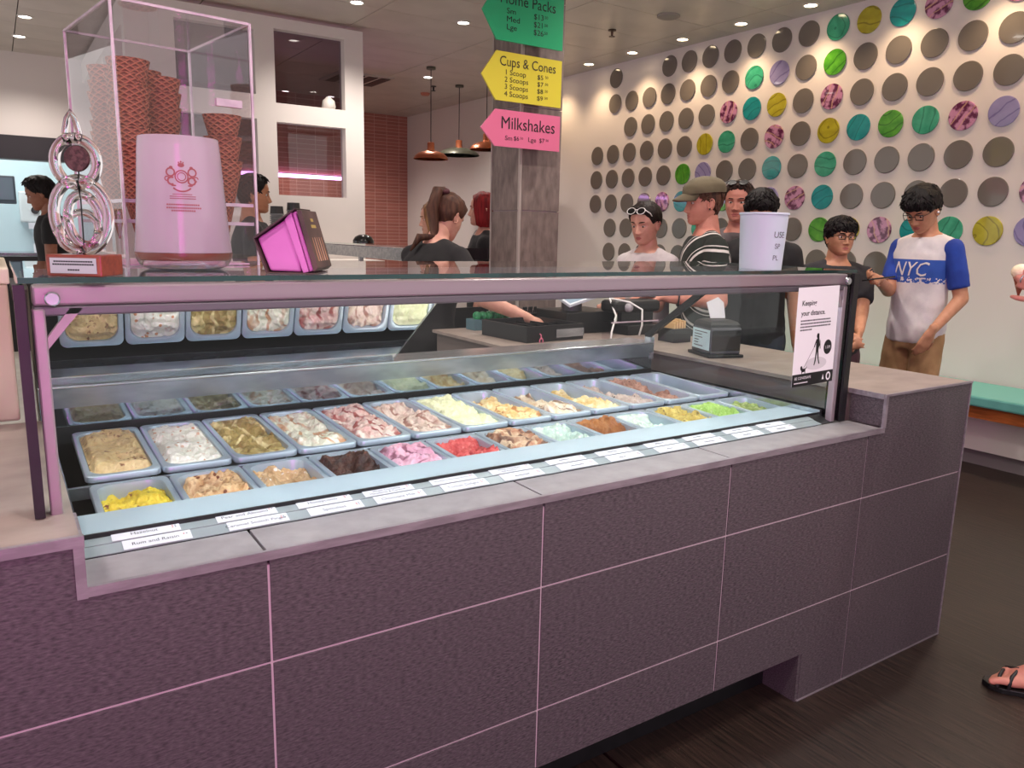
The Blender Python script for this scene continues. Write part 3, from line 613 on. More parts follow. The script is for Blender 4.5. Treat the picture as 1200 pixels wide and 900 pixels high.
for (z, x0, x1) in ((.0235, -.03, .03), (.019, -.032, .032), (.0105, -.009, .009)):
    x = x0
    while x < x1: mm.box(x, min(x + .003, x1), -.0378, -.0374, z - .0012, z + .0012); x += .0038
mm.build('engraved_lines', text_black, pq)
def loop(cx, cz, rx, rz, a0=0, a1=360, n=40, tw=0.0): return [(cx + rx * math.cos(math.radians(a0 + (a1 - a0) * k / n)), tw * math.sin(math.radians((a1 - a0) * k / n)), cz + rz * math.sin(math.radians(a0 + (a1 - a0) * k / n))) for k in range(n + 1)]
gl = bpy.data.materials.new('award_glass'); gl.use_nodes = True; q = gl.node_tree.nodes['Principled BSDF']; q.inputs['Transmission Weight'].default_value = 1.0; q.inputs['Roughness'].default_value = 0.02; q.inputs['IOR'].default_value = 1.45; q.inputs['Base Color'].default_value = (1.0, .95, .95, 1)
Loc(AM).tube(loop(0, .095, .040, .056, -95, 265, 44, .006), [.0085] * 45, 10).build('lower_loop', gl, aw, 180)
Loc(AM).tube(loop(.004, .088, .022, .040, 60, 420, 36, -.008), .0075, 10).build('inner_loop', gl, aw, 180)
Loc(AM).tube(loop(-.006, .070, .030, .030, 0, 360, 36, .012), .006, 10).build('inner_loop', gl, aw, 180)
Loc(AM).tube(loop(-.002, .178, .030, .036, -90, 270, 44, .006), .0085, 10).build('upper_loop', gl, aw, 180)
Loc(AM).tube([(-.012, 0, .208), (-.016, 0, .222), (-.011, 0, .243), (-.005, 0, .254), (.001, 0, .243), (.006, 0, .224), (.004, 0, .210)], [.006, .005, .0045, .004, .0045, .005, .006], 10).build('tip_loop', gl, aw, 180)
Loc(AM).lathe([(.001, -.003), (.019, -.003), (.0205, 0), (.019, .003), (.001, .003)], 28, M=Matrix.Translation((0, 0, .183)) @ Matrix.Rotation(PI / 2, 4, 'X')).build('medallion', mat('medallion', S(96, 62, 66), 0.35, 0.4, col2=S(70, 42, 46), nscale=120, contrast=(.45, .55), bump=.3), aw, 50)
Loc(AM).tube([(0, 0, .034), (0, .002, .165)], .0012, 6).build('wire', black_m, aw)

# ---- big frosted tapering jar
JX, JY = -0.040, 0.365
jr = thing('glass_jar', 'large tapering frosted glass jar printed with a brown crest', 'jar', (JX, JY, ZT))
fro = bpy.data.materials.new('frosted_glass'); fro.use_nodes = True; nt = fro.node_tree; N = nt.nodes; L = nt.links; N.remove(N['Principled BSDF'])
t_ = N.new('ShaderNodeBsdfTransparent'); t_.inputs[0].default_value = (.95, .9, .95, 1); d_ = N.new('ShaderNodeBsdfTranslucent'); d_.inputs[0].default_value = S(226, 212, 224); e_ = N.new('ShaderNodeBsdfDiffuse'); e_.inputs[0].default_value = S(222, 208, 220)
a1 = N.new('ShaderNodeMixShader'); a1.inputs[0].default_value = .55; L.new(d_.outputs[0], a1.inputs[1]); L.new(e_.outputs[0], a1.inputs[2]); a2 = N.new('ShaderNodeMixShader'); a2.inputs[0].default_value = .55; L.new(t_.outputs[0], a2.inputs[1]); L.new(a1.outputs[0], a2.inputs[2])
g_ = N.new('ShaderNodeBsdfGlossy'); g_.inputs['Roughness'].default_value = .06; lw = N.new('ShaderNodeFresnel'); lw.inputs[0].default_value = 1.5; gg = N.new('ShaderNodeNewGeometry'); iv = N.new('ShaderNodeMath'); iv.operation = 'SUBTRACT'; iv.inputs[0].default_value = 1; L.new(gg.outputs['Backfacing'], iv.inputs[1]); mu = N.new('ShaderNodeMath'); mu.operation = 'MULTIPLY'; L.new(lw.outputs[0], mu.inputs[0]); L.new(iv.outputs[0], mu.inputs[1])
a3 = N.new('ShaderNodeMixShader'); L.new(mu.outputs[0], a3.inputs[0]); L.new(a2.outputs[0], a3.inputs[1]); L.new(g_.outputs[0], a3.inputs[2]); L.new(a3.outputs[0], N['Material Output'].inputs[0])
outer = [(.0893, .0325), (.0875, .05), (.083, .10), (.079, .16), (.075, .22), (.073, .243), (.0722, .247)]
inner = [(.0705, .246), (.0725, .22), (.0765, .16), (.0805, .10), (.085, .05), (.0865, .033)]
MB().lathe(outer + inner, 64, (JX, JY, ZT)).build('wall', fro, jr, 60)
MB().lathe([(.001, 0), (.066, 0), (.080, .006), (.0868, .0175), (.001, .0178)], 64, (JX, JY, ZT)).build('thick_base', gl, jr, 60)
MB().lathe([(.001, .0182), (.0868, .0182), (.0890, .024), (.0893, .0318), (.087, .0322), (.001, .030)], 64, (JX, JY, ZT)).build('syrup_residue', mat('syrup', S(120, 66, 56), 0.25, coat=.5), jr, 60)
def wrapM(ang, rad, z): return Matrix.Translation((JX, JY, ZT + z)) @ Matrix.Rotation(ang, 4, 'Z') @ Matrix.Translation((0, -rad, 0)) @ Matrix.Rotation(PI / 2, 4, 'X')
def jar_r(z): return np.interp(z, [.028, .05, .10, .16, .22, .243], [.0895, .0875, .083, .079, .075, .073])
def on_jar(name, shapes, m):
    # flat print wrapped on the jar: shapes are lists of 2-D polygons (x along the wall, z up)
    mb = MB(); a0 = math.radians(-9)
    for poly in shapes:
        vs = []
        for x, z in poly:
            x *= 1.3; z = .155 + (z - .155) * 1.3
            r = jar_r(z) + .0006; a = a0 + x / r - PI / 2; vs.append((JX + r * math.cos(a), JY + r * math.sin(a), ZT + z))
        mb.add(vs, [tuple(range(len(vs)))])
    return mb.build(name, m, jr)
def ell(cx, cz, rx, rz, n=12): return [(cx + rx * math.cos(2 * PI * k / n), cz + rz * math.sin(2 * PI * k / n)) for k in range(n)]
def arcs(cx, cz, r, w, a0, a1, n=8):
    out = []
    for k in range(n):
        b0 = math.radians(a0 + (a1 - a0) * k / n); b1 = math.radians(a0 + (a1 - a0) * (k + 1) / n)
        out.append([(cx + (r - w) * math.cos(b0), cz + (r - w) * math.sin(b0)), (cx + (r + w) * math.cos(b0), cz + (r + w) * math.sin(b0)), (cx + (r + w) * math.cos(b1), cz + (r + w) * math.sin(b1)), (cx + (r - w) * math.cos(b1), cz + (r - w) * math.sin(b1))])
    return out
sh = []
cz = .168
sh += arcs(0, cz, .0085, .0009, 0, 360, 20) + arcs(0, cz, .0055, .0006, 0, 360, 14)
sh += [ell(0, cz + .016, .0045, .003), ell(0, cz + .0205, .0012, .0015), ell(-.003, cz + .0195, .001, .0012), ell(.003, cz + .0195, .001, .0012)]
for s_ in (-1, 1):
    sh += arcs(s_ * .0145, cz + .006, .0055, .0011, 0, 360, 12) + arcs(s_ * .0135, cz - .006, .005, .0013, 60, 300 if s_ < 0 else 420, 10) + arcs(s_ * .0195, cz - .003, .003, .0008, 0, 300, 10)
    sh += [ell(s_ * .0135, cz + .0125, .0025, .002), ell(s_ * .011, cz - .0125, .0035, .0012)]
sh += arcs(0, cz - .004, .0165, .0011, 225, 315, 10)
for z, hw in ((.1435, .013), (.1405, .017), (.1375, .017)): 
    x = -hw
    while x < hw: sh.append([(x, z - .0007), (x + .0016, z - .0007), (x + .0016, z + .0007), (x, z + .0007)]); x += .0022
for z, hw in ((.1290, .022), (.1245, .0225), (.1205, .016)):
    x = -hw
    while x < hw: sh.append([(x, z - .0011), (x + .0022, z - .0011), (x + .0022, z + .0011), (x, z + .0011)]); x += .0030
on_jar('crest_print', sh, mat('brown_print', S(150, 78, 84), .6))

# ---- acrylic cone box with waffle cones
CBX, CBY, CBR = -0.132, 0.45, math.radians(8)
cb = thing('cone_holder', 'tall clear acrylic box holding stacks of waffle cones', 'cone holder', (CBX, CBY, ZT), CBR)
CM = wm(cb); W, D, H = .272, .36, .50; T = .005
def acr(name, *a, m=acrylic): return Loc(CM).box(*a).build(name, m, cb)
acr('front_panel', T, W - T, 0, T, .0, H); acr('back_panel', T, W - T, D - T, D, .0, H); acr('side_panel', 0, T, 0, D, 0, H); acr('side_panel', W - T, W, 0, D, 0, H); acr('lid', 0, W, 0, D, H, H + T)
for x in (.0, W):
    for y in (.0, D): Loc(CM).box(x - .0025, x + .0025, y - .0025, y + .0025, 0, H + T).build('corner_edge', acrylic_edge, cb)
for y in (0, D): Loc(CM).box(.0026, W - .0026, y - .002, y + .002, H + .001, H + T + .001).build('corner_edge', acrylic_edge, cb)
for x in (0, W): Loc(CM).box(x - .002, x + .002, .0026, D - .0026, H + .001, H + T + .001).build('corner_edge', acrylic_edge, cb)
for z in (.088, .128):
    Loc(CM).box(.006, W - .006, .006, D - .006, z, z + .004).build('holed_shelf', acrylic, cb)
    Loc(CM).box(.004, W - .004, .0055, .0075, z - .0015, z + .0055).build('shelf_edge', acrylic_edge, cb)
    Loc(CM).box(.0055, .0075, .004, D - .004, z - .0015, z + .0055).build('shelf_edge', acrylic_edge, cb)
Loc(CM).box(.01, .26, .02, .30, 0.001, .004).build('base_sheet', mat('mauve_base', S(224, 176, 206), .4), cb)
Loc(CM).box(W * .7, W * .9, -.012, -.001, .33, .345).build('hasp', acrylic_edge, cb)
def waffle():
    m = mat('waffle', S(186, 104, 66), .6); nt = m.node_tree; N = nt.nodes; L = nt.links; p = N['Principled BSDF']
    tc = N.new('ShaderNodeTexCoord'); sep = N.new('ShaderNodeSeparateXYZ'); L.new(tc.outputs['Object'], sep.inputs[0])
    at = N.new('ShaderNodeMath'); at.operation = 'ARCTAN2'; L.new(sep.outputs[1], at.inputs[0]); L.new(sep.outputs[0], at.inputs[1])
    def grid(sign):
        a = N.new('ShaderNodeMath'); a.operation = 'MULTIPLY'; a.inputs[1].default_value = 12 * sign; L.new(at.outputs[0], a.inputs[0])
        z = N.new('ShaderNodeMath'); z.operation = 'MULTIPLY_ADD'; z.inputs[1].default_value = 560; L.new(sep.outputs[2], z.inputs[0]); L.new(a.outputs[0], z.inputs[2])
        s = N.new('ShaderNodeMath'); s.operation = 'SINE'; L.new(z.outputs[0], s.inputs[0]); return s.outputs[0]
    mx = N.new('ShaderNodeMath'); mx.operation = 'MAXIMUM'; L.new(grid(1), mx.inputs[0]); L.new(grid(-1), mx.inputs[1])
    r = N.new('ShaderNodeValToRGB'); r.color_ramp.elements[0].position = .55; r.color_ramp.elements[1].position = .98; r.color_ramp.elements[0].color = S(138, 68, 46); r.color_ramp.elements[1].color = S(184, 106, 72); L.new(mx.outputs[0], r.inputs[0]); L.new(r.outputs[0], p.inputs['Base Color'])
    b = N.new('ShaderNodeBump'); b.inputs['Strength'].default_value = .7; b.inputs['Distance'].default_value = .003; L.new(mx.outputs[0], b.inputs['Height']); L.new(b.outputs[0], p.inputs['Normal']); return m
cone_me = MB().lathe([(.002, 0), (.008, .03), (.0255, .105), (.0415, .170), (.0385, .1705), (.023, .108), (.006, .035), (.0008, .006)], 28).mesh('waffle_cone', waffle(), 60)
# positions in world space: x, y, tip height above glass, number of cones, spacing
def stack(x, y, n, dz, name, z0=.052):
    for k in range(n):
        o = mesh_obj('waffle_cone', cone_me, None, (x + random.uniform(-.0012, .0012), y + random.uniform(-.0012, .0012), ZT + z0 + k * dz), (random.uniform(-.015, .015), random.uniform(-.015, .015), random.uniform(0, 6)))
        o.scale = (1, 1, random.uniform(.99, 1.03))
        pos = 'topmost' if k == n - 1 else ('lowest' if k == 0 else f'{ORD[k]} from the bottom')
        tag(o, f'waffle cone, {pos} in the {name} stack of the acrylic box', 'waffle cone', 'waffle cones in the acrylic box')
stack(-0.098, 0.535, 8, .0265, 'front left'); stack(-0.118, 0.665, 8, .0265, 'back left'); stack(-0.015, 0.655, 7, .029, 'middle'); stack(-0.030, 0.770, 9, .026, 'rear middle'); stack(0.094, 0.575, 3, .052, 'front right'); stack(0.100, 0.690, 2, .03, 'rear right', .050)

# ---- pink tub lying in a dark cardboard sleeve
tb = thing('ice_cream_carton', 'pink plastic take-home tub lying tilted in a dark cardboard sleeve', 'carton', (0.125, 0.20, ZT), math.radians(-33))
TM = wm(tb)
pink = mat('pink_plastic', S(214, 124, 198), 0.35, col2=S(206, 114, 190), nscale=6)
pp = [(-.052, .062), (-.030, .004), (.034, .002), (.004, .106)]
def tp(poly, y0, y1, nm, m, bev=.004): return Loc(TM).prism(poly, y0, y1, 'y').build(nm, m, tb, bevel=bev)
tp([(-.054, .063), (-.032, .004), (.026, .003), (.008, .105)][::-1], -.045, .045, 'tub', pink)
tp([(-.002, .098), (.030, .001), (.041, .0035), (.011, .113)][::-1], -.050, .050, 'rim', pink, .002)
tp([(.013, .110), (.042, .004), (.049, .007), (.019, .114)][::-1], -.048, .048, 'lid', pink, .002)
slv = mat('sleeve_card', S(92, 70, 66), .55, col2=S(60, 44, 44), nscale=10)
sl = tp([(.0225, .1155), (.0515, .004), (.060, .012), (.031, .116)][::-1], -.056, .056, 'sleeve_face', slv, .001)
tp([(-.058, .066), (.020, .1195), (.020, .1165), (-.055, .063)][::-1], -.056, .056, 'sleeve_top', slv, .0005)
tp([(-.060, .066), (-.057, .066), (-.034, .0), (-.037, .0)][::-1], -.056, .056, 'sleeve_end', slv, .0005)
tp([(-.037, .0), (.052, .0), (.052, .0018), (-.037, .0018)][::-1], -.056, .056, 'sleeve_bottom', slv, .0003)
Msl = Matrix.Translation((.0605, 0, .012))
pr = Loc(TM); ax = Vector((-.029, 0, .104)).normalized()
for k in range(5):
    for y0 in (-.038 + .017 * k,):
        a = Vector((.0605, y0, .012)) + ax * .012; b = a + ax * .045
        pr.cur = k % 2; pr.add([a, a + Vector((0, .009, 0)), b + Vector((0, .006, 0)), b + Vector((0, .002, 0))], [(0, 1, 2, 3)])
pr.cur = 2
for dz_, hw in ((.075, .018), (.087, .010)):
    a = Vector((.0606, -hw, .012)) + ax * dz_; pr.add([a, a + Vector((0, 2 * hw, 0)), a + Vector((0, 2 * hw, 0)) + ax * .006, a + ax * .006], [(0, 1, 2, 3)])
pr.build('cone_pictures', [mat('pr1', S(190, 140, 110), .6), mat('pr2', S(214, 170, 150), .6), mat('pr3', S(176, 150, 84), .6)], sl)

# ---- white paper cup
CX, CY = 1.475, 0.200
cu = thing('paper_cup', 'tall white paper cup with writing standing on the glass top', 'cup', (CX, CY, ZT))
pc = MB().lathe([(.001, .004), (.0565, .004), (.0565, .0), (.058, 0), (.066, .150), (.0685, .151), (.0690, .154), (.0675, .1565), (.0645, .155), (.0562, .008), (.001, .008)], 40, (CX, CY, ZT)).build('cup_body', mat('cup_paper', S(190, 200, 214), .45), cu, 45)
def on_cup(tx, size, z, a0):
    c = bpy.data.curves.new('txt', 'FONT'); c.body = tx; c.size = size; c.resolution_u = 3
    t = bpy.data.objects.new('txt', c); COL.objects.link(t); me = bpy.data.meshes.new_from_object(t.evaluated_get(bpy.context.evaluated_depsgraph_get())); bpy.data.objects.remove(t)
    for v in me.vertices:
        zz = z + v.co.y; r = .058 + .008 * zz / .15 + .0006; a = a0 + v.co.x / r
        v.co = (r * math.cos(a), r * math.sin(a), zz)
    me.materials.clear(); me.materials.append(text_grey); mesh_obj('lettering', me, cu)
A0 = math.radians(-113)
on_cup('USE', .024, .088, A0); on_cup('SP', .020, .058, A0 + .10); on_cup('PL', .020, .026, A0 + .05)

# ---- notice taped on the front glass
no = thing('distance_notice', 'white paper notice about keeping your distance taped to the front glass', 'notice', (1.64, 0.1105, 0.95))
NZ0 = .95; roll = math.radians(1.2)
def NM(x, z, dy=0.0): return Matrix.Translation((1.545, 0.1108 - dy, .948)) @ Matrix.Rotation(-math.radians(1.4), 4, 'Y') @ Matrix.Translation((x, 0, z)) @ Matrix.Rotation(PI / 2, 4, 'X')
NW, NH = .190, .288
def nbox(x0, x1, z0, z1, dy, m, nm): return MB().box(x0, x1, z0, z1, 0, .0004, NM(0, 0, dy)).build(nm, m, no)
nbox(0, NW, 0, NH, 0, paper_white, 'sheet'); nbox(0, NW, 0, .036, .0006, text_black, 'footer_band')
text('Keeping', .0205, NM(.020, .236, .0007), text_black, no, bold=.0004); text('your distance.', .0205, NM(.020, .207, .0007), text_black, no, sx=.95, bold=.0004)
m = MB()
for z, n_ in ((.190, 17), (.181, 17), (.172, 17), (.163, 6)):
    x = .02
    for k in range(n_):
        w = random.uniform(.004, .010)
        if x + w > .165: break
        m.box(x, x + w, z, z + .004, 0, .0003, NM(0, 0, .0007)); x += w + .002
m.build('small_print', text_grey, no)
def nshape(polys, mt, nm, dy=.0008):
    mb = MB()
    for p in polys: mb.add([NM(0, 0, dy) @ Vector((x, z, 0)) for x, z in p], [tuple(range(len(p)))])
    return mb.build(nm, mt, no)
nshape([ell(.105, .062, .050, .019, 24)], mat('pale_grey', S(206, 204, 208), .7), 'ground_spot', .0007)
nshape([ell(.155, .107, .019, .022, 24)], text_black, 'round_badge', .0008); text('1.5M', .0125, NM(.155, .1025, .0011), paper_white, no, align='CENTER')
fig = [ell(.105, .143, .0055, .0075), [(.098, .134), (.112, .136), (.117, .115), (.113, .108), (.112, .100), (.100, .100), (.099, .118)], [(.100, .101), (.106, .101), (.103, .070), (.098, .056), (.094, .057), (.098, .075)], [(.105, .101), (.112, .101), (.116, .075), (.122, .060), (.117, .058), (.110, .078)], [(.098, .132), (.101, .130), (.093, .110), (.089, .112)], [(.115, .133), (.118, .128), (.121, .105), (.118, .104)], [(.101, .151), (.110, .151), (.113, .130), (.109, .128)]]
nshape(fig, text_black, 'walking_figure')
dog = [[(.040, .050), (.058, .052), (.058, .042), (.040, .040)], [(.034, .058), (.040, .060), (.046, .050), (.040, .044), (.034, .050)], [(.041, .042), (.044, .042), (.044, .033), (.041, .033)], [(.054, .044), (.057, .044), (.058, .033), (.055, .033)], [(.057, .050), (.063, .058), (.062, .050)], [(.048, .053), (.049, .052), (.091, .110), (.090, .111)]]
nshape(dog, text_black, 'dog_figure')
text('BE COVIDSAFE', .0115, NM(.010, .020, .0011), paper_white, no); nshape([ell(.168, .018, .011, .013, 18)], paper_white, 'round_seal', .0012); nshape([ell(.168, .018, .006, .008, 14)], text_black, 'seal_mark', .0014)
m = MB()
for k in range(9): m.box(.010 + k * .007, .015 + k * .007, .008, .011, 0, .0003, NM(0, 0, .0010))
m.build('small_print', paper_white, no); nshape([[(.138, .010), (.148, .010), (.146, .016), (.143, .026), (.140, .016)]], paper_white, 'crest_mark', .0012)

# ================================================================== MENU SIGNS ON THE COLUMN
def sign(name, label, z0, z1, tipz, col, yy):
    t = thing(name, label, 'menu sign', (2.3, yy, z0), 0, 'arrow menu signs on the column')
    m = mat(name, col, .3, coat=.3)
    MB().prism([(2.08, z0), (2.535, z0), (2.535, z1), (2.08, z1), (1.985, tipz)][::-1], yy, yy + .012, 'y').build('board', m, t)
    for z in (z0 + .05, z1 - .05): MB().box(2.40, 2.44, yy + .0125, 2.699, z - .012, z + .012).build('bracket', trim_m, t)
    return t
s1 = sign('green_arrow_sign', 'green arrow sign reading Home Packs with prices', 2.43, 2.72, 2.575, S(36, 176, 116), 2.62)
s2 = sign('yellow_arrow_sign', 'yellow arrow sign reading Cups & Cones with scoop prices', 2.11, 2.373, 2.24, S(222, 208, 62), 2.62)
s3 = sign('pink_arrow_sign', 'pink arrow sign reading Milkshakes with two prices', 1.86, 2.062, 1.955, S(226, 112, 150), 2.62)
def st(s, tx, x, z, size, sx=1.0): text(tx, size, face_my(x, 2.6185, z), text_black, s, sx=sx)
st(s1, 'Home Packs', 2.095, 2.625, .082, .93)
for q, (a, p, c) in enumerate([('Sm', '$13', '.50'), ('Med', '$21', '.50'), ('Lge', '$26', '.50')]):
    z = 2.575 - .042 * q; st(s1, a, 2.14, z, .042, 1.25); st(s1, p, 2.325, z - .002, .042, 1.1); st(s1, c, 2.395, z + .010, .022, 1.1)
st(s2, 'Cups & Cones', 2.10, 2.298, .074, .90)
for q, (a, p) in enumerate([('1 Scoop', '$5'), ('2 Scoops', '$7'), ('3 Scoops', '$8'), ('4 Scoops', '$9')]):
    z = 2.252 - .0385 * q; st(s2, a, 2.135, z, .040, 1.12); st(s2, p, 2.36, z, .036, 1.2); st(s2, '50', 2.415, z + .010, .020, 1.2)
st(s3, 'Milkshakes', 2.115, 1.960, .096, .92)
st(s3, 'Sm', 2.145, 1.897, .036, 1.2); st(s3, '$6', 2.205, 1.900, .034, 1.1); st(s3, '50', 2.250, 1.909, .018, 1.2); st(s3, 'Lge', 2.305, 1.900, .036, 1.2); st(s3, '$7', 2.385, 1.902, .034, 1.1); st(s3, '50', 2.432, 1.911, .018, 1.2)

# ================================================================== REGISTER AREA
ZC = 0.9185
cdw = thing('cash_drawer', 'open black cash drawer with coin trays beside the register', 'cash drawer', (1.58, 1.56, ZC), math.radians(4))
DMx = wm(cdw)
dk = mat('drawer_black', S(30, 30, 32), .45)
Loc(DMx).box(-.20, .20, -.20, .22, .0, .012).build('tray_floor', dk, cdw)
for a in ((-.20, .20, -.21, -.20, 0, .095), (-.20, .20, .21, .22, 0, .095), (-.21, -.20, -.21, .22, 0, .095), (.20, .21, -.21, .22, 0, .095)): Loc(DMx).box(*a).build('side', dk, cdw)
for k in range(4): Loc(DMx).box(-.13 + .085 * k, -.125 + .085 * k, -.20, .21, .012, .075).build('divider', dk, cdw)
Loc(DMx).box(-.20, .20, .02, .025, .012, .08).build('divider', dk, cdw)
Loc(DMx).box(.0, .21, -.216, -.2105, .02, .07).build('front_plate', steel, cdw)
ky = Loc(DMx).tube([(-.12, -.214, .05), (-.12, -.225, .045), (-.12, -.228, .02)], .003, 6).build('lock_key', mat('pink_key', S(226, 120, 150), .5), cdw)
Loc(DMx).tube(loop(-.12, .01, .012, .016, 0, 360, 16), .003, 6).build('key_ring', bpy.data.materials['pink_key'], cdw).location.y = -.228
cdw.scale = (.76, .76, .72); cdw.location = (1.63, 1.55, ZC)
posm = thing('register_screen', 'tilted tablet register screen on a black stand behind the case', 'register', (1.96, 1.66, ZC))
MB().box(1.82, 2.12, 1.55, 1.80, ZC, ZC + .10).build('base', black_m, posm, bevel=.005)
MB().tube([(1.93, 1.66, ZC + .10), (1.93, 1.66, ZC + .15)], .05, 20).build('stand', mat('grey_stand', S(90, 88, 92), .4, .5), posm, 40)
R1 = Matrix.Translation((1.93, 1.62, ZC + .185)) @ Matrix.Rotation(math.radians(-14), 4, 'Y') @ Matrix.Rotation(math.radians(22), 4, 'X')
MB().box(-.11, .11, -.08, .08, -.008, .008, R1).build('tablet', mat('tablet_white', S(220, 228, 236), .35), posm, bevel=.003)
MB().box(-.10, .10, -.07, .07, .0085, .0095, R1).build('display', emit_mat('tablet_glow', (.72, .85, 1, 1), .55), posm)
ep = thing('card_reader', 'black card terminal with a grey knob behind the register', 'card reader', (2.15, 1.45, ZC + .001))
MB().box(2.06, 2.30, 1.40, 1.52, ZC, ZC + .045).build('dock', black_m, ep, bevel=.004); MB().box(2.02, 2.31, 1.45, 1.56, ZC + .10, ZC + .155).build('terminal', black_m, ep, bevel=.015)
MB().box(2.08, 2.28, 1.47, 1.50, ZC + .045, ZC + .10).build('neck', black_m, ep); MB().sphere((2.10, 1.445, ZC + .125), .022, 16, 10).build('knob', mat('knob_grey', S(170, 166, 172), .4), ep, 180)
MB().tube([(1.98, 1.545, ZC + .185), (2.03, 1.52, ZC + .19), (2.02, 1.44, ZC + .09), (1.93, 1.36, ZC + .03), (1.90, 1.33, ZC + .004)], .0045, 8).build('white_cable', mat('cable_white', S(232, 230, 228), .5), None, 180, label='white charging cable looping from the tablet screen to the counter', cat='cable')
MB().tube([(2.03, 1.50, ZC + .165), (2.10, 1.44, ZC + .15), (2.125, 1.38, ZC + .12), (2.12, 1.37, ZC + .05), (2.10, 1.365, ZC + .003)], .0045, 8).build('white_cable', bpy.data.materials['cable_white'], None, 180, label='white cable hanging from the card terminal in front of the acrylic riser', cat='cable')
ri = thing('acrylic_riser', 'low clear acrylic riser on the counter in front of the card reader', 'riser', (2.0, 1.34, ZC))
for a in ((1.88, 2.16, 1.31, 1.37, .075, .079), (1.88, 1.884, 1.31, 1.37, 0, .075), (2.156, 2.16, 1.31, 1.37, 0, .075)):
    MB().box(a[0], a[1], a[2], a[3], ZC + a[4], ZC + a[5]).build('panel', acrylic, ri)
MB().box(1.88, 2.16, 1.3065, 1.3095, ZC + .074, ZC + .080).build('edge', acrylic_edge, ri)
gy = thing('green_packet_rack', 'small rack of green packets beside the cash drawer', 'packets', (1.62, 1.87, ZC))
MB().box(1.50, 1.72, 1.84, 1.92, ZC, ZC + .05).build('tray', mat('tray_blue', S(90, 120, 130), .5), gy)
for k in range(6): MB().sphere((1.53 + .032 * k, 1.87, ZC + .065), (.018, .028, .022), 10, 6).build('packet', mat('pk', S(70, 170, 110), .5, col2=S(40, 120, 80), nscale=40) if k == 0 else bpy.data.materials['pk'], gy, 180)
us = thing('utensil_box', 'small black box of spoons beside the tiled column', 'spoon box', (1.83, 1.87, ZC))
MB().box(1.775, 1.885, 1.83, 1.91, ZC, ZC + .07).build('box', black_m, us)
for k in range(8): MB().tube([(1.79 + .011 * k, 1.87, ZC + .07), (1.79 + .011 * k, 1.86 + .004 * (k % 3), ZC + .10)], .004, 6).build('spoon', dk, us)
# napkin dispenser
nd = thing('napkin_dispenser', 'black napkin dispenser with a card window and a napkin sticking out', 'napkin dispenser', (1.985, 0.80, ZC), math.radians(-18))
ND = wm(nd)
Loc(ND).box(-.075, .075, -.085, .085, .0, .012).build('foot', black_m, nd, bevel=.003)
Loc(ND).box(-.065, .065, -.075, .075, .012, .115).build('body', mat('dispenser_grey', S(72, 72, 78), .35), nd, bevel=.006)
Loc(ND).lathe([(.092, 0), (.090, .012), (.080, .022), (.060, .028), (.001, .030)], 4, (0, 0, 0), Matrix.Translation((0, 0, .113)) @ Matrix.Rotation(PI / 4, 4, 'Z')).build('top', black_m, nd)
cdp = Loc(ND).box(-.0665, -.0655, -.066, .066, .026, .105).build('card_window', mat('card_blue', S(214, 240, 246), .4), nd)
m = Loc(ND)
for k in range(6): m.box(-.0675, -.0670, .02 - .07 * random.random(), .05, .092 - .011 * k, .095 - .011 * k)
m.build('card_print', text_grey, cdp)
cw = Loc(ND).box(-.062, .062, -.0765, -.0755, .026, .105).build('card_window', black_gloss, nd)
Loc(ND).add([(-.03, 0, .145), (.035, .002, .145), (.028, .01, .205), (.005, .014, .225), (-.045, .012, .205), (-.03, .003, .145), (.035, .005, .145), (.028, .013, .205), (.005, .017, .225), (-.045, .015, .205)], [(0, 1, 2, 3, 4), (9, 8, 7, 6, 5), (0, 5, 6, 1), (1, 6, 7, 2), (2, 7, 8, 3), (3, 8, 9, 4), (4, 9, 5, 0)]).build('napkin', paper_white, nd)
sb = thing('wafer_box', 'small black box filled with wafer pieces by the napkin dispenser', 'wafer box', (2.13, 1.17, ZC))
MB().box(2.08, 2.18, 1.12, 1.22, ZC, ZC + .06).build('box', black_m, sb)
for k in range(5): MB().box(2.09 + .015 * k, 2.10 + .015 * k, 1.135, 1.205, ZC + .055, ZC + .085 + .008 * (k % 3), Matrix.Translation((0, 0, 0))).build('wafer', mat('wafer', S(222, 184, 130), .6) if k == 0 else bpy.data.materials['wafer'], sb)

# ================================================================== BACK COUNTER AND FAR THINGS
bc = thing('back_counter', 'steel railed back display counter behind the staff', 'counter', (2.0, 3.3, 0))
MB().box(1.75, 1.93, 3.06, 4.9, 0, 1.05).build('body', white_wall, bc); MB().box(1.735, 1.765, 2.75, 4.9, 1.19, 1.27).build('rail', steel, bc, bevel=.006)
MB().box(1.74, 1.76, 2.75, 4.9, 1.275, 1.28).build('glass_sill', glass_clear, bc); MB().box(1.765, 2.302, 3.03, 3.05, 1.205, 1.275).build('black_rail', black_gloss, bc)
MB().box(1.765, 1.93, 3.06, 4.9, 1.272, 1.280).build('glass_top', glass_top, bc)
for y in (2.78, 3.8, 4.85): MB().box(1.74, 1.765, y, y + .03, 0, 1.19).build('post', steel, bc)
MB().box(1.77, 2.30, 3.03, 3.05, 0, 0.9).build('base', black_m, bc)
hl = MB().lathe([(.075, 0), (.075, .02), (.06, .045), (.03, .06), (.001, .062)], 20, (1.85, 4.0, 1.281)).build('black_bowl', black_gloss, None, 60, label='upturned glossy black bowl on the far counter by pink tiles', cat='bowl')
lidb = mat('cup_lid', S(48, 46, 48), .4); cupg = mat('cup_stack', S(150, 150, 154), .4)
bs = struct(MB().box(0.75, 2.46, 5.0, 5.41, 0, 1.12), 'trim_2', white_wall)
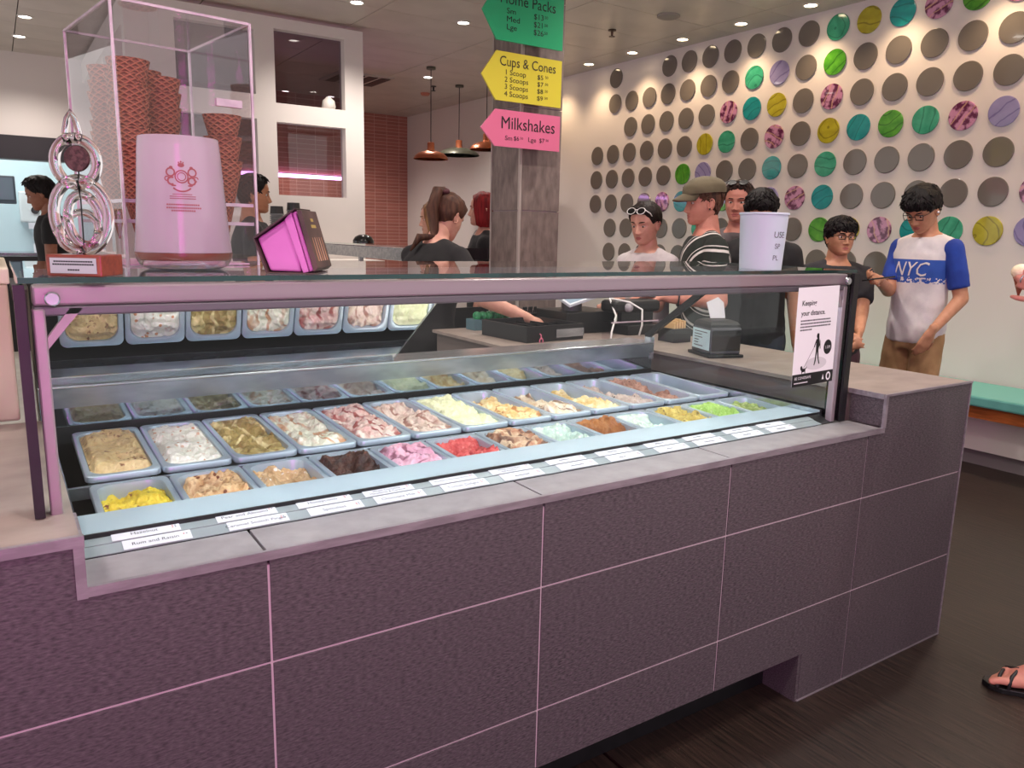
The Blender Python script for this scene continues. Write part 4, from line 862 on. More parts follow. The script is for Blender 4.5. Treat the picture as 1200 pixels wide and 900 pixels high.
for x, n_, lab in ((1.615, 22, 'shorter stack of grey cups by the white partition'), (1.755, 24, 'taller stack of grey cups by the white partition')):
    t = thing('cup_stack', lab, 'cup stack', (x, 5.25, 1.121), 0, 'cup stacks by the partition')
    c_me = MB().lathe([(.045, 0), (.058, .012), (.060, .014), (.060, .0165), (.050, .0165), (.045, .004)], 20).mesh('cup', cupg, 50)
    for k in range(n_): mesh_obj('cup', c_me, t, (0, 0, .0168 * k))
    MB().lathe([(.055, 0), (.05, .06), (.001, .062)], 20, (x, 5.25, 1.121 + .0168 * n_)).build('top_cup', lidb, t, 40)
MB().lathe([(.05, 0), (.06, .02), (.05, .07), (.025, .09), (.02, .10), (.001, .1)], 16, (2.16, 5.47, 2.391)).build('white_jar', mat('wj', S(220, 214, 206), .4), None, 60, label='small pale jar on the upper opening sill of the partition', cat='jar')
# left: beige machine, paper, kitchen
bm = thing('beige_machine', 'beige cabinet machine at the left edge behind the counter', 'machine', (-0.62, 1.15, 0.90))
beige = mat('beige_panel', S(196, 178, 158), .5, col2=S(186, 166, 146), nscale=4)
MB().box(-0.95, -0.335, .87, 1.6, .901, 1.225).build('cabinet', beige, bm, bevel=.006); MB().box(-0.95, -0.33, .88, 1.6, 1.226, 1.262).build('top_ledge', mat('cream', S(220, 208, 188), .5), bm, bevel=.004)
MB().box(-0.95, -0.352, 1.0, 1.5, 1.263, 1.41).build('head_unit', beige, bm, bevel=.01); MB().box(-0.60, -0.350, .985, .998, 1.275, 1.34).build('grille', trim_m, bm)
MB().box(-0.355, -0.345, .99, 1.5, 1.28, 1.405).build('side_hinge', steel, bm)
pp_ = MB().prism([(-.30, 1.05), (-.19, .85), (-.12, 1.02), (-.17, 1.20)], 1.2, 1.203, 'z')
bt = thing('side_table', 'narrow black side table behind the case at left', 'table', (-.1, 1.35, 0)); MB().box(-.325, .25, 1.07, 1.6, 1.17, 1.199).build('table_top', black_m, bt); 
for x in (-.30, .22):
    for y in (1.1, 1.56): MB().box(x - .015, x + .015, y - .015, y + .015, 0, 1.17).build('leg', black_m, bt)
MB().prism([(-.30, 1.30), (-.27, 1.10), (-.16, 1.12), (-.15, 1.33)], 1.2005, 1.235, 'z').build('paper_pad', mat('pad', S(206, 226, 224), .6), None, label='pale blue-green paper pad behind the wooden award base', cat='pad')
ks = thing('kitchen_screen', 'dark monitor hanging in the bright kitchen opening at far left', 'monitor', (-.25, 8.4, 1.56))
MB().box(-.52, -.12, 8.38, 8.42, 1.56, 1.84).build('housing', mat('mon', S(60, 76, 88), .4), ks, bevel=.01); MB().box(-.50, -.14, 8.374, 8.379, 1.60, 1.82).build('screen', mat('mon_s', S(92, 116, 128), .2), ks); MB().box(-.34, -.30, 8.40, 8.42, 1.841, 2.02).build('bracket', trim_m, ks)
dp = thing('towel_dispenser', 'white paper towel dispenser on the kitchen wall', 'dispenser', (.10, 10.4, 1.35))
MB().box(-.05, .28, 10.36, 10.498, 1.38, 1.76).build('body', mat('disp_w', S(226, 232, 232), .4), dp, bevel=.02); MB().lathe([(.045, 0), (.045, .01), (.001, .01)], 20, (.115, 10.359, 1.53), Matrix.Rotation(PI / 2, 4, 'X')).build('lens', black_gloss, dp); MB().box(.03, .24, 10.36, 10.40, 1.30, 1.379).build('towel', paper_white, dp)
kb = thing('kitchen_bench', 'grey steel kitchen bench seen through the left opening', 'bench', (-.5, 10.2, 0)); MB().box(-2.5, .90, 9.8, 10.49, .95, 1.02).build('top', steel, kb); MB().box(-2.5, .90, 9.85, 10.49, 0, .949).build('body', mat('kb', S(120, 130, 134), .5), kb)
bt2 = thing('soap_bottle', 'small white pump bottle on the kitchen bench', 'bottle', (.09, 10.0, 1.021)); MB().lathe([(.04, 0), (.04, .10), (.015, .125), (.012, .15), (.001, .15)], 16, (.09, 10.0, 1.021)).build('bottle', paper_white, bt2, 50); MB().tube([(.09, 10, 1.17), (.09, 10, 1.20), (.05, 10, 1.20)], .008, 6).build('pump', paper_white, bt2)
# ================================================================== PEOPLE
HEADS = {'woman': (2.595, 1.898), 'cap': (2.714, 1.601), 'dad': (3.352, 1.922), 'blk': (3.203, 1.635), 'boy': (3.649, 1.433), 'teen': (3.95, 1.149), 'pony': (1.556, 2.217), 'red': (2.505, 3.444), 'blonde': (2.162, 3.526), 'kitchen': (-.022, 5.855), 'cones': (1.07, 3.912)}
FINGERS = []
def voxel_union(mb, size, mats, name, smooth=4):
    me = mb.mesh('tmp'); o = link(bpy.data.objects.new('tmp', me))
    r = o.modifiers.new('r', 'REMESH'); r.mode = 'VOXEL'; r.voxel_size = size; r.adaptivity = 0
    s = o.modifiers.new('s', 'SMOOTH'); s.iterations = smooth; s.factor = .5
    out = bpy.data.meshes.new_from_object(o.evaluated_get(bpy.context.evaluated_depsgraph_get()))
    bpy.data.objects.remove(o); bpy.data.meshes.remove(me); out.name = name
    out.materials.clear()
    for m in (mats if isinstance(mats, (list, tuple)) else [mats]): out.materials.append(m)
    out.polygons.foreach_set('use_smooth', [True] * len(out.polygons)); return out
def rc(mb, p0, r0, p1, r1, n=12, ends=True):
    mb.tube([p0, p1], [r0, r1], n)
    if ends: mb.sphere(p0, r0 * .995, n, 8); mb.sphere(p1, r1 * .995, n, 8)
HT = [0, .03, .10, .20, .30, .40, .50, .60, .70, .80, .90, .96, .99, 1.0]
HWD = [.020, .036, .050, .059, .066, .071, .0745, .076, .076, .071, .055, .035, .018, .001]
HF = [.066, .080, .088, .088, .089, .088, .087, .091, .090, .081, .058, .035, .018, .001]
HB = [.0, .028, .045, .062, .074, .086, .095, .100, .102, .097, .076, .049, .025, .001]
HH = .232
def g(x, s): return math.exp(-(x / s) ** 2)
def head_pt(phi, t, feat=True, fat=1.0):
    w = float(np.interp(t, HT, HWD)) * (1 + (fat - 1) * max(0, 1 - abs(t - .25) / .4)); f = float(np.interp(t, HT, HF)); b = float(np.interp(t, HT, HB))
    s, c = math.sin(phi), math.cos(phi)
    x = w * math.copysign(abs(s) ** .9, s); y = (f * abs(c) ** .85) if c > 0 else -b * abs(c) ** .9
    z = HH * t
    if feat and c > .1:
        k = max(0, c)
        tip = np.interp(t, [.27, .30, .325, .36, .45, .53, .58], [0, .014, .024, .022, .012, .005, 0])
        y += tip * g(x, .0105 + .004 * (t < .36)) + .006 * (g(abs(x) - .013, .006) * g(t - .315, .022))
        y -= .011 * g(abs(x) - .031, .017) * g(t - .50, .045)
        y += .004 * g(abs(x) - .028, .022) * g(t - .585, .03)
        y += .0055 * g(x, .021) * g(t - .218, .018) + .006 * g(x, .019) * g(t - .172, .017) - .003 * g(x, .024) * g(t - .195, .009)
        y += .005 * g(x, .018) * g(t - .07, .05) + .004 * g(abs(x) - .042, .018) * g(t - .37, .07)
    return Vector((x, y, z))
def head_grid(mb, M, fat):
    nphi, nt = 84, 64; rows = []
    ph = []
    for i in range(nphi):
        u = i / nphi * 2 - 1; ph.append(PI * (.55 * u + .45 * u ** 3))
    for j in range(nt + 1):
        t = j / nt; t = .004 + .996 * t
        rows.append([M @ head_pt(p, t, True, fat) for p in ph])
    n0 = len(mb.f); mb.cur = 0; mb.rings(rows)
    # lips use their own colour
    for j in range(nt):
        for i in range(nphi):
            t = (j + .5) / nt; p = (ph[i] + ph[(i + 1) % nphi]) / 2
            if abs(p) < .5 and .155 < t < .232 and abs(.08 * math.sin(p)) < .024 * (1 - abs(t - .195) / .05) ** .5 if abs(t - .195) < .05 else False: mb.mi[n0 + j * nphi + i] = 1
    mb.cur = 0
HAIRLINES = {  # hairline height by angle from the face: 0 front ... 180 nape
 'short': ([0, 35, 55, 70, 88, 105, 140, 180], [.84, .82, .74, .56, .55, .32, .20, .18]),
 'fringe': ([0, 30, 50, 68, 88, 105, 140, 180], [.66, .66, .64, .50, .52, .30, .18, .16]),
 'back': ([0, 35, 55, 72, 90, 105, 140, 180], [.80, .77, .68, .50, .54, .34, .24, .22]),
 'bob': ([0, 28, 45, 60, 80, 110, 150, 180], [.84, .82, .70, .02, -.04, -.04, -.04, -.04]),
 'long': ([0, 25, 40, 60, 80, 110, 150, 180], [.86, .84, .72, -.2, -.35, -.45, -.5, -.5])}
def hair_mesh(M, style, thick, m, seed, top=1.0):
    xs, ys = HAIRLINES[style]; mb = MB(); nphi, nt = 72, 26; rows = []
    for j in range(nt + 1):
        row = []
        for i in range(nphi):
            a = (i / nphi) * 360 - 180; tl = float(np.interp(abs(a), xs, ys)) + .012 * noise.noise(Vector((a * .08, seed, 0)))
            q = j / nt; t = tl + (1 - tl) * (q ** .8)
            p = head_pt(math.radians(a), min(max(t, .5), 1) if t < .5 and style in ('bob', 'long') else min(max(t, .004), 1), False)
            if t < .5 and style in ('bob', 'long'): p.z = HH * t
            nrm = (p - Vector((0, -.005, HH * .45))); 
            if t < .5: nrm.z *= .2
            nrm.normalize()
            e = min(1, q / .16) ** .6; th = thick * e * (1 + .35 * (top - 1) * max(0, t - .5) * 2)
            if style == 'fringe': th *= .8 + .5 * max(0, t - .45)
            wv = noise.noise(Vector((p.x * 40 + seed, p.y * 40, p.z * 14))) * .006 * e + noise.noise(Vector((a * .22 + seed, t * 3, 0))) * .003 * e
            row.append(M @ (p + nrm * (th + wv)))
        rows.append(row)
    mb.rings(rows, cap=False); n = nphi
    mb.f.append(tuple(range(nt * n, nt * n + n))); mb.mi.append(0)
    if style in ('short', 'fringe'):
        rng = random.Random(int(seed * 100))
        for q in range(260 if style == 'fringe' else 200):
            i = rng.randrange(nphi); j = rng.randrange(1, nt - 2) if q % 3 else rng.randrange(1, 5)
            a_, b_ = Vector(rows[j][i]), Vector(rows[max(j - 5, 0)][(i + rng.randint(-3, 3)) % nphi]); c_ = M @ Vector((0, 0, HH * .45)); ou = (a_ - c_).normalized()
            dn = (b_ - a_)
            dn = dn.normalized() * rng.uniform(.03, .055) if dn.length > 1e-5 else Vector((0, 0, -.02))
            mb.tube([a_ - ou * .004, a_ + dn * .5 + ou * rng.uniform(.001, .005), a_ + dn + ou * rng.uniform(-.004, .004)], [.0055, .005, .0008], 5)
    return mb
def hair_mat(nm, c1, c2, r=.6): return mat('hair_' + nm, S(*c1), r, spec=.25, col2=S(*c2), nscale=60, stretch=(1, 1, .12), contrast=(.35, .65), bump=.5)
def skin_mat(nm, c): 
    m = mat('skin_' + nm, S(*c), .48, col2=S(max(c[0] - 12, 0), max(c[1] - 14, 0), max(c[2] - 14, 0)), nscale=35, contrast=(.3, .7), spec=.4); return m
eye_white = mat('eye_white', S(224, 214, 208), .25); iris_m = mat('iris', S(46, 32, 26), .2)
def ik(s, w, a, b, pole):
    d = w - s; L = min(d.length, (a + b) * .999); u = d.normalized(); w = s + u * L
    x = (a * a - b * b + L * L) / (2 * L); h = math.sqrt(max(a * a - x * x, 0)); p = pole - u * pole.dot(u); p.normalize(); return s + u * x + p * h, w
def hand(mb, w, d, up, curl, s=1.0, side=1, spread=.0):
    # w wrist, d pointing direction, up = back of the hand normal; five separate fingers
    d = d.normalized(); n = (up - d * up.dot(d)).normalized(); r = d.cross(n) * side
    P = lambda a, b, c: w + (d * a + r * b + n * c) * s
    for b, c0, c1 in ((-.030, .03, .088), (-.010, .02, .095), (.010, .02, .093), (.029, .03, .084)): rc(mb, P(.005, b * .6, 0), .015 * s, P(c1 - .008, b, 0), .0125 * s, 8)
    rc(mb, P(-.03, 0, 0), .024 * s, P(.02, 0, 0), .022 * s, 10)
    FINGERS.clear()
    for b, base, ln, r0 in ((.031, .080, .066, .0088), (.0105, .090, .078, .0092), (-.0105, .090, .072, .009), (-.031, .082, .056, .0080)):
        p = P(base, b, 0); ang = 0; fr = [.45, .32, .23]; FINGERS.append([p])
        for q in range(3):
            ang += curl * (.9, 1.1, .8)[q]; dv = d * math.cos(ang) - n * math.sin(ang) + r * (b * spread)
            p2 = p + dv * ln * fr[q] * s; rc(mb, p, r0 * s * (1 - .1 * q), p2, r0 * s * (.94 - .12 * q), 8); p = p2; FINGERS[-1].append(p2)
    p = P(.025, .030, -.004); ang = 0
    for q, ln in enumerate((.036, .030, .024)):
        dv = (d * (.75 + .1 * q) + r * (.62 - .28 * q) - n * (.25 + .25 * curl)).normalized(); p2 = p + dv * ln * s; rc(mb, p, (.0125 - .0015 * q) * s, p2, (.011 - .0015 * q) * s, 8); p = p2
def person(label, head_at, face, H, skin, hair, hstyle, hthick=.016, top=None, bottom=None, lean=0, hyaw=0, hpitch=0, hroll=0, build=1.0, sleeve=.55, wristR=None, wristL=None, vox=.010,
           poleR=(.3, -.6, -.8), poleL=(-.3, -.6, -.8), handR=None, handL=None, eyes='open', fat=1.0, female=False, lips=(176, 100, 92), brow=None, sleeve_m=None, hairtop=1.0, shoes=None, legs=True, extra=None, collar=False):
    s = H / 1.75; th = math.atan2(face[1], face[0]) - PI / 2; k = build
    Rz_ = Matrix.Rotation(th, 4, 'Z'); hip = Vector((0, 0, .93 * s))
    LN = Matrix.Translation(hip) @ Matrix.Rotation(-lean, 4, 'X') @ Matrix.Translation(-hip)
    HM = LN @ Matrix.Translation((0, -.005 * s, 1.50 * s)) @ Matrix.Rotation(lean * .6, 4, 'X') @ Matrix.Rotation(hyaw, 4, 'Z') @ Matrix.Rotation(-hpitch, 4, 'X') @ Matrix.Rotation(hroll, 4, 'Y') @ Matrix.Translation((0, .018, .02 * s)) @ Matrix.Scale(min(1.0, .25 + .75 * s) if s < .95 else .995, 4)
    hc = Rz_ @ (HM @ Vector((0, 0, .115))); WM = Matrix.Translation((head_at[0] - hc.x, head_at[1] - hc.y, 0)) @ Rz_
    up = lambda x, y, z: WM @ LN @ Vector((x, y, z)); lo = lambda x, y, z: WM @ Vector((x, y, z))
    sw = (.150 if female else .168) * k
    rings = [(.84, .150, .100), (.93, .165 if not female else .172, .108), (1.03, .150 if not female else .138, .098), (1.14, .148 if not female else .130, .098), (1.27, .163 if not female else .148, .110 if not female else .118), (1.36, .170 * (1 if not female else .90), .104), (1.415, .135 * (1 if not female else .90), .086), (1.455, .085, .068), (1.485, .058, .058)]
    def torso(mb, e, z0=.80, z1=2):
        rs = []
        for z, w, d in rings:
            if z < z0 or z > z1: continue
            rs.append([up((w * k + e) * math.copysign(abs(math.cos(a)) ** .85, math.cos(a)), (d * k + e) * math.copysign(abs(math.sin(a)) ** .9, math.sin(a)), z * s) for a in [2 * PI * i / 28 for i in range(28)]])
        mb.rings(rs)
    arms = []
    inv = WM.inverted()
    for sd, wr, pole in ((1, wristR, poleR), (-1, wristL, poleL)):
        sh = Vector((sd * sw, -.005, 1.388 * s)); sh = LN @ sh
        wl = Vector((sd * (sw + .07), .06, .86 * s)) if wr is None else inv @ Vector(wr)
        el, wl = ik(sh, wl, .285 * s, .255 * s, Vector(pole)); arms.append((WM @ sh, WM @ el, WM @ wl, sd))
    mb = MB(); torso(mb, 0)
    neck0, neck1 = up(0, -.012, 1.42 * s), WM @ HM @ Vector((0, -.018, .045)); rn = .050 if female else .056
    rc(mb, neck0, (rn + .012) * k, neck1, rn * s ** .5, 14)
    for sh, el, wl, sd in arms:
        rc(mb, sh, .052 * k, el, .040 * k, 12); rc(mb, el, .041 * k, wl, .027 * k, 12); mb.sphere(sh, .054 * k, 12, 8); rc(mb, up(sd * .05, -.012, 1.445 * s), .045 * k, sh, .050 * k, 10)
        spec = handR if sd > 0 else handL
        fd = (wl - el).normalized()
        if spec: hand(mb, wl + fd * .028, (Rz_ @ Vector(spec[0])).normalized() if spec[0] else fd, Rz_ @ Vector(spec[1]), spec[2], s ** .5, sd)
        else: hand(mb, wl + fd * .028, fd, Rz_ @ Vector((sd, .2, .2)), .35, s ** .5, sd)
    if legs:
        for sd in (1, -1):
            a, b_, c = lo(sd * .088 * k, 0, .88 * s), lo(sd * .10, .02, .48 * s), lo(sd * .105, -.01, .085 * s)
            rc(mb, a, .082 * k, b_, .056 * k, 14); rc(mb, b_, .056 * k, c, .038 * k, 12); rc(mb, lo(sd * .105, -.03, .05), .036, lo(sd * .115, .16, .032), .030, 10)
    if extra: extra(mb)
    me = voxel_union(mb, vox, [skin, mat('lips', S(*lips), .4)], 'person')
    hb = MB(); head_grid(hb, WM @ HM, fat)
    for sd in (-1, 1):
        e0 = len(hb.v); E = WM @ HM @ Matrix.Translation((sd * .0735, -.012, HH * .44)) @ Matrix.Rotation(sd * .35, 4, 'Z') @ Matrix.Rotation(.15, 4, 'X')
        hb.sphere((0, 0, 0), (.009, .019, .031), 12, 10, E.to_3x3().to_4x4()); 
        for q in range(e0, len(hb.v)): hb.v[q] = tuple(Vector(hb.v[q]) + E.translation)
        hb.tube([E @ Vector((sd * .006, .017 * math.cos(a), .027 * math.sin(a))) for a in [math.radians(x) for x in range(-110, 190, 20)]], .0035, 6)
    hm = hb.mesh('h', [skin, me.materials[1]], 180)
    bmm = bmesh.new(); bmm.from_mesh(me); bmm.from_mesh(hm); bmm.to_mesh(me); bmm.free(); bpy.data.meshes.remove(hm)
    me.polygons.foreach_set('use_smooth', [True] * len(me.polygons))
    root = WM.translation.copy(); me.transform(Matrix.Translation(-root))
    o = mesh_obj('person', me, None, root); PM[o.name] = Matrix.Translation(root); tag(o, label, 'person')
    # eyes, brows
    if eyes:
        for sd in (-1, 1):
            ex, ez = sd * .0305, HH * .502; fy = head_pt(math.asin(.0305 / .075), .502, True).y
            fy = .0800
            eb = MB(); eb.sphere((0, 0, 0), (.0135, .007, .0068 if eyes == 'open' else .0035), 14, 8); eb.cur = 1; eb.lathe([(.0056, 0), (.005, .0008), (.0008, .001)], 12, (0, .0066, -.0005 if eyes == 'open' else -.002), Matrix.Rotation(-PI / 2, 4, 'X'))
            eb.v = [tuple(WM @ HM @ (Vector(p) + Vector((ex, fy - .0075, ez - (0 if eyes == 'open' else .003))))) for p in eb.v]; eb.build('eye', [eye_white, iris_m], o, 60)
            bb_ = MB(); pts = []
            for q in range(7):
                u = q / 6; x = sd * (.013 + .034 * u); t = .588 + .012 * math.sin(u * 2.4); pts.append(WM @ HM @ (head_pt(math.asin(min(abs(x) / .082, 1)) * (1 if x > 0 else -1), t) + Vector((0, .0015, 0))))
            bb_.tube(pts, [.0018, .003, .0034, .0033, .003, .0024, .0012], 6).build('eyebrow', brow or hair, o, 180)
    if hair and hstyle: hair_mesh(WM @ HM, hstyle, hthick, hair, H * 7.3, hairtop).build('hair', hair, o, 180)
    # clothes
    def cloth(mb, nm, m, v=.011, amp=.006, sc=9):
        cm_ = voxel_union(mb, v, m, nm, 5)
        n = len(cm_.vertices); nr = [Vector(x.normal) for x in cm_.vertices]
        for i_, vv in enumerate(cm_.vertices):
            p = vv.co; vv.co = p + nr[i_] * amp * noise.fractal(Vector((p.x * sc, p.y * sc, p.z * sc * .6 + H * 11)), .9, 2, 3)
        cm_.transform(Matrix.Translation(-root)); c = mesh_obj(nm, cm_, o); PM[c.name] = Matrix.Translation(root); return c
    if top:
        mb = MB(); torso(mb, .014, .84, 1.47)
        for sh, el, wl, sd in arms:
            sl = MB() if sleeve_m else mb
            sl.sphere(sh, .062 * k, 12, 8); rc(mb, up(sd * .055, -.012, 1.438 * s), .052 * k, sh, .059 * k, 10)
            if sleeve <= 1: sl.tube([sh, sh.lerp(el, sleeve)], [.062 * k, .060 * k], 14)
            else: sl.tube([sh, el], [.062 * k, .052 * k], 14); sl.sphere(el, .052 * k, 12, 8); sl.tube([el, el.lerp(wl, sleeve - 1)], [.052 * k, .038 * k], 12)
            if sleeve_m: cloth(sl, 'sleeve', sleeve_m)
        if collar: mb.tube([up(.055 * math.cos(a), -.01 + .055 * math.sin(a), (1.475 - .02 * math.sin(a)) * s) for a in [2 * PI * i / 16 for i in range(17)]], .014, 8)
        tsh = cloth(mb, 'shirt', top)
    if bottom and legs:
        mb = MB(); torso(mb, .010, .83, .96)
        mb.rings([[lo(.155 * k * math.cos(a), .11 * k * math.sin(a), z * s) for a in [2 * PI * i / 20 for i in range(20)]] for z in (.80, .88, .95)])
        for sd in (1, -1):
            a, b_, c = lo(sd * .088 * k, 0, .86 * s), lo(sd * .10, .02, .48 * s), lo(sd * .105, -.01, .09 * s)
            mb.tube([a, b_, c], [.098 * k, .080 * k, .064 * k], 14); mb.sphere(a, .098 * k, 12, 8)
        cloth(mb, 'trousers', bottom, .013, .009, 8)
    if legs:
        for sd in (1, -1):
            mb = MB(); rc(mb, lo(sd * .105, -.045, .045), .046, lo(sd * .118, .17, .035), .038, 12); mb.box(-.01, .01, -.01, .01, 0, .01, WM @ Matrix.Translation((sd * .11, .05, .004)))
            c = cloth(mb, 'shoe', shoes or black_m, .010, .0, 8)
    return o, WM, HM, arms
def hp(WM, HM, phi, t, off=0.0):
    p = head_pt(math.radians(phi), t, False); n = (p - Vector((0, 0, HH * .45))).normalized(); return WM @ HM @ (p + n * off)
def sunglasses(o, WM, HM, t, y, z, tilt, white=False):
    fm = mat('shades_frame', S(216, 212, 210) if white else S(30, 26, 26), .3); lm = black_gloss
    base = WM @ HM @ Matrix.Translation((0, y, z)) @ Matrix.Rotation(tilt, 4, 'X')
    pts = lambda sd: [base @ Vector((sd * .033 + .026 * math.cos(a), 0, .021 * math.sin(a))) for a in [2 * PI * i / 20 for i in range(21)]]
    f = MB(); f.tube(pts(1), .0026, 6); f.tube(pts(-1), .0026, 6); f.tube([base @ Vector((-.009, .002, .006)), base @ Vector((.009, .002, .006))], .003, 6)
    for sd in (-1, 1): f.tube([base @ Vector((sd * .060, 0, .006)), base @ Vector((sd * .078, -.03, .004)), base @ Vector((sd * .080, -.10, -.004))], .0025, 6)
    sg = f.build('sunglasses', fm, o, 180); l = MB()
    for sd in (-1, 1):
        l.lathe([(.001, -.0012), (.025, -.0012), (.025, .0012), (.001, .0012)], 20, (0, 0, 0), base @ Matrix.Translation((sd * .033, 0, 0)) @ Matrix.Rotation(PI / 2, 4, 'X') @ Matrix.Diagonal((1, .81, 1, 1)))
    l.build('lens', lm, sg)
def specs(o, WM, HM, m):
    base = WM @ HM @ Matrix.Translation((0, .096, HH * .50)); f = MB()
    for sd in (-1, 1):
        w, h = .023, .0145; P_ = [(-w, h), (w, h), (w * .9, -h), (-w * .85, -h)]
        f.tube([base @ Vector((sd * .033 + a, 0, b)) for a, b in P_ + P_[:1]], .0024, 6); f.tube([base @ Vector((sd * .056, 0, .010)), base @ Vector((sd * .072, -.03, .008)), base @ Vector((sd * .078, -.10, .004))], .0018, 6)
    f.tube([base @ Vector((-.011, .001, .005)), base @ Vector((.011, .001, .005))], .0016, 6); f.build('glasses', m, o, 180)
dark_hair = hair_mat('dark', (40, 28, 24), (20, 14, 13)); black_hair = hair_mat('black', (26, 20, 20), (12, 9, 10)); brown_hair = hair_mat('brown', (92, 60, 46), (58, 36, 28)); red_hair = hair_mat('red', (136, 26, 28), (92, 14, 18)); mid_brown = hair_mat('midbrown', (66, 46, 38), (40, 28, 24)); blonde_hair = hair_mat('fair', (150, 108, 72), (98, 66, 44))
fair = skin_mat('fair', (214, 160, 140)); pinkish = skin_mat('pink', (206, 140, 122)); tan = skin_mat('tan', (196, 142, 112)); tan2 = skin_mat('tan2', (184, 128, 98)); brown_s = skin_mat('brown', (150, 100, 78))
def fabric(nm, c, c2=None): return mat('fabric_' + nm, S(*c), .85, col2=S(*(c2 or tuple(max(v - 10, 0) for v in c))), nscale=9, bump=.15, bscale=220, sheen=.04)
black_f = fabric('black', (24, 22, 25), (18, 17, 19)); char_f = fabric('charcoal', (42, 41, 46)); navy = fabric('navy', (44, 48, 62)); khaki = fabric('khaki', (168, 132, 92), (150, 116, 78)); lgrey = fabric('pale_grey', (208, 200, 200), (190, 182, 184)); maroon = fabric('maroon', (86, 58, 66)); greyshirt = fabric('grey_shirt', (98, 90, 92)); white_f = fabric('white', (226, 220, 220), (210, 204, 206)); blue_f = fabric('blue', (34, 70, 168), (28, 58, 146))
# striped sports shirt: pattern woven into the cloth (arcs round the shoulder)
def sport_mat():
    m = fabric('sport', (34, 42, 36), (28, 34, 30)); nt = m.node_tree; N = nt.nodes; L = nt.links; p = N['Principled BSDF']; src = p.inputs['Base Color'].links[0].from_socket
    tc = N.new('ShaderNodeTexCoord'); w = N.new('ShaderNodeVectorMath'); w.operation = 'DISTANCE'; w.inputs[1].default_value = (-.10, -.16, 1.16); L.new(tc.outputs['Object'], w.inputs[0])
    r = N.new('ShaderNodeValToRGB'); r.color_ramp.interpolation = 'CONSTANT'; e = r.color_ramp.elements; e[0].position = 0; e[0].color = (0, 0, 0, 1); e[1].position = .045; e[1].color = (1, 1, 1, 1)
    for ps, cl in ((.060, 0), (.105, 1), (.112, 0), (.150, 1), (.164, 0), (.172, 1), (.178, 0), (.235, 1), (.250, 0), (.258, 1), (.264, 0)):
        q_ = e.new(ps); q_.color = (cl, cl, cl, 1)
    L.new(w.outputs['Value'], r.inputs[0])
    mx = N.new('ShaderNodeMix'); mx.data_type = 'RGBA'; L.new(r.outputs[0], mx.inputs[0]); L.new(src, mx.inputs[6]); mx.inputs[7].default_value = S(222, 216, 212); L.new(mx.outputs[2], p.inputs['Base Color']); return m
# ---- customers
o, WM, HM, ar = person('young woman in a pale grey top with sunglasses pushed up on her hair', HEADS['woman'], (-.96, -.28), 1.545, fair, dark_hair, 'back', .016, lgrey, navy, hpitch=.22, female=True, build=.92, eyes='down', lips=(170, 92, 88), wristR=(2.36, 1.83, 1.03), wristL=(2.33, 1.72, 1.02), sleeve=.6)
sunglasses(o, WM, HM, .9, .092, HH * .885, .75, True)
MB().tube([hp(WM, HM, 180, .62, .01), hp(WM, HM, 172, .50, .045), WM @ HM @ Vector((.035, -.115, .03)), WM @ HM @ Vector((.055, -.085, -.06)), WM @ HM @ Vector((.05, -.07, -.12))], [.022, .024, .022, .017, .005], 12).build('ponytail', dark_hair, o, 180)
o, WM, HM, ar = person('man in an olive cap and dark sports shirt with white stripes', HEADS['cap'], (-.85, .52), 1.66, pinkish, brown_hair, 'short', .007, sport_mat(), black_f, hyaw=.12, hpitch=.10, sleeve=.75, wristR=(2.45, 1.63, 1.07), wristL=(2.42, 1.50, 1.075), vox=.007, handR=((-.2, 1, .05), (0, .1, 1), .5), handL=((.2, 1, .1), (0, .1, 1), .55), build=1.02)
olive_f = fabric('olive_cap', (104, 94, 72), (92, 82, 62)); cp = MB(); rows = []
for j in range(13):
    t = .66 + .34 * j / 12; rows.append([WM @ HM @ (head_pt(2 * PI * i / 40, min(t, 1), False) * 1.0 + (head_pt(2 * PI * i / 40, min(t, 1), False) - Vector((0, 0, HH * .5))).normalized() * (.020 + .009 * math.sin(PI * j / 12))) for i in range(40)])
cp.rings(rows, cap=False); cp.f.append(tuple(range(12 * 40, 13 * 40))); cp.mi.append(0); cpo = cp.build('cap', olive_f, o, 180)
br = MB(); rr = []
for q in range(9):
    u = q / 8; rr.append([WM @ HM @ Vector((.074 * math.sin(a) * (1 - .12 * u), (.075 + .085 * u) * math.cos(a) ** .6 + .012, HH * .71 - .034 * u ** 1.4 + .010 * (1 - abs(math.sin(a))) - .006 * math.sin(a) ** 2)) for a in [math.radians(-80 + 160 * i / 20) for i in range(21)]])
br.rings(rr, cap=False, closed=False); bo = br.build('brim', olive_f, cpo, 180); sm = bo.modifiers.new('solid', 'SOLIDIFY'); sm.thickness = .004
MB().sphere(WM @ HM @ Vector((-.083, .0, HH * .335)), .005, 10, 6).build('ear_stud', black_gloss, o, 180)
ph = ar[1][2]; MB().box(-.035, .035, -.07, .07, -.004, .004, Matrix.Translation((2.315, 1.555, 1.085)) @ Matrix.Rotation(1.4, 4, 'Z') @ Matrix.Rotation(.2, 4, 'X')).build('phone', black_gloss, None, bevel=.003, label='black phone held by the man in the olive cap', cat='phone')
hd_ = ar[1][2].lerp(ar[1][1], .15); ax_ = (ar[1][1] - ar[1][2]).normalized(); b1 = ax_.orthogonal().normalized(); b2 = ax_.cross(b1)
MB().tube([hd_ + (b1 * math.cos(a) + b2 * math.sin(a)) * .034 for a in [2 * PI * i / 20 for i in range(21)]], .004, 6).build('wristband', black_m, o, 180)
o, WM, HM, ar = person('smiling man in a grey collared shirt with sunglasses on his head', HEADS['dad'], (-.88, -.48), 1.69, pinkish, mid_brown, 'short', .014, greyshirt, navy, hpitch=.05, eyes='open', collar=True, fat=1.06, build=1.05)
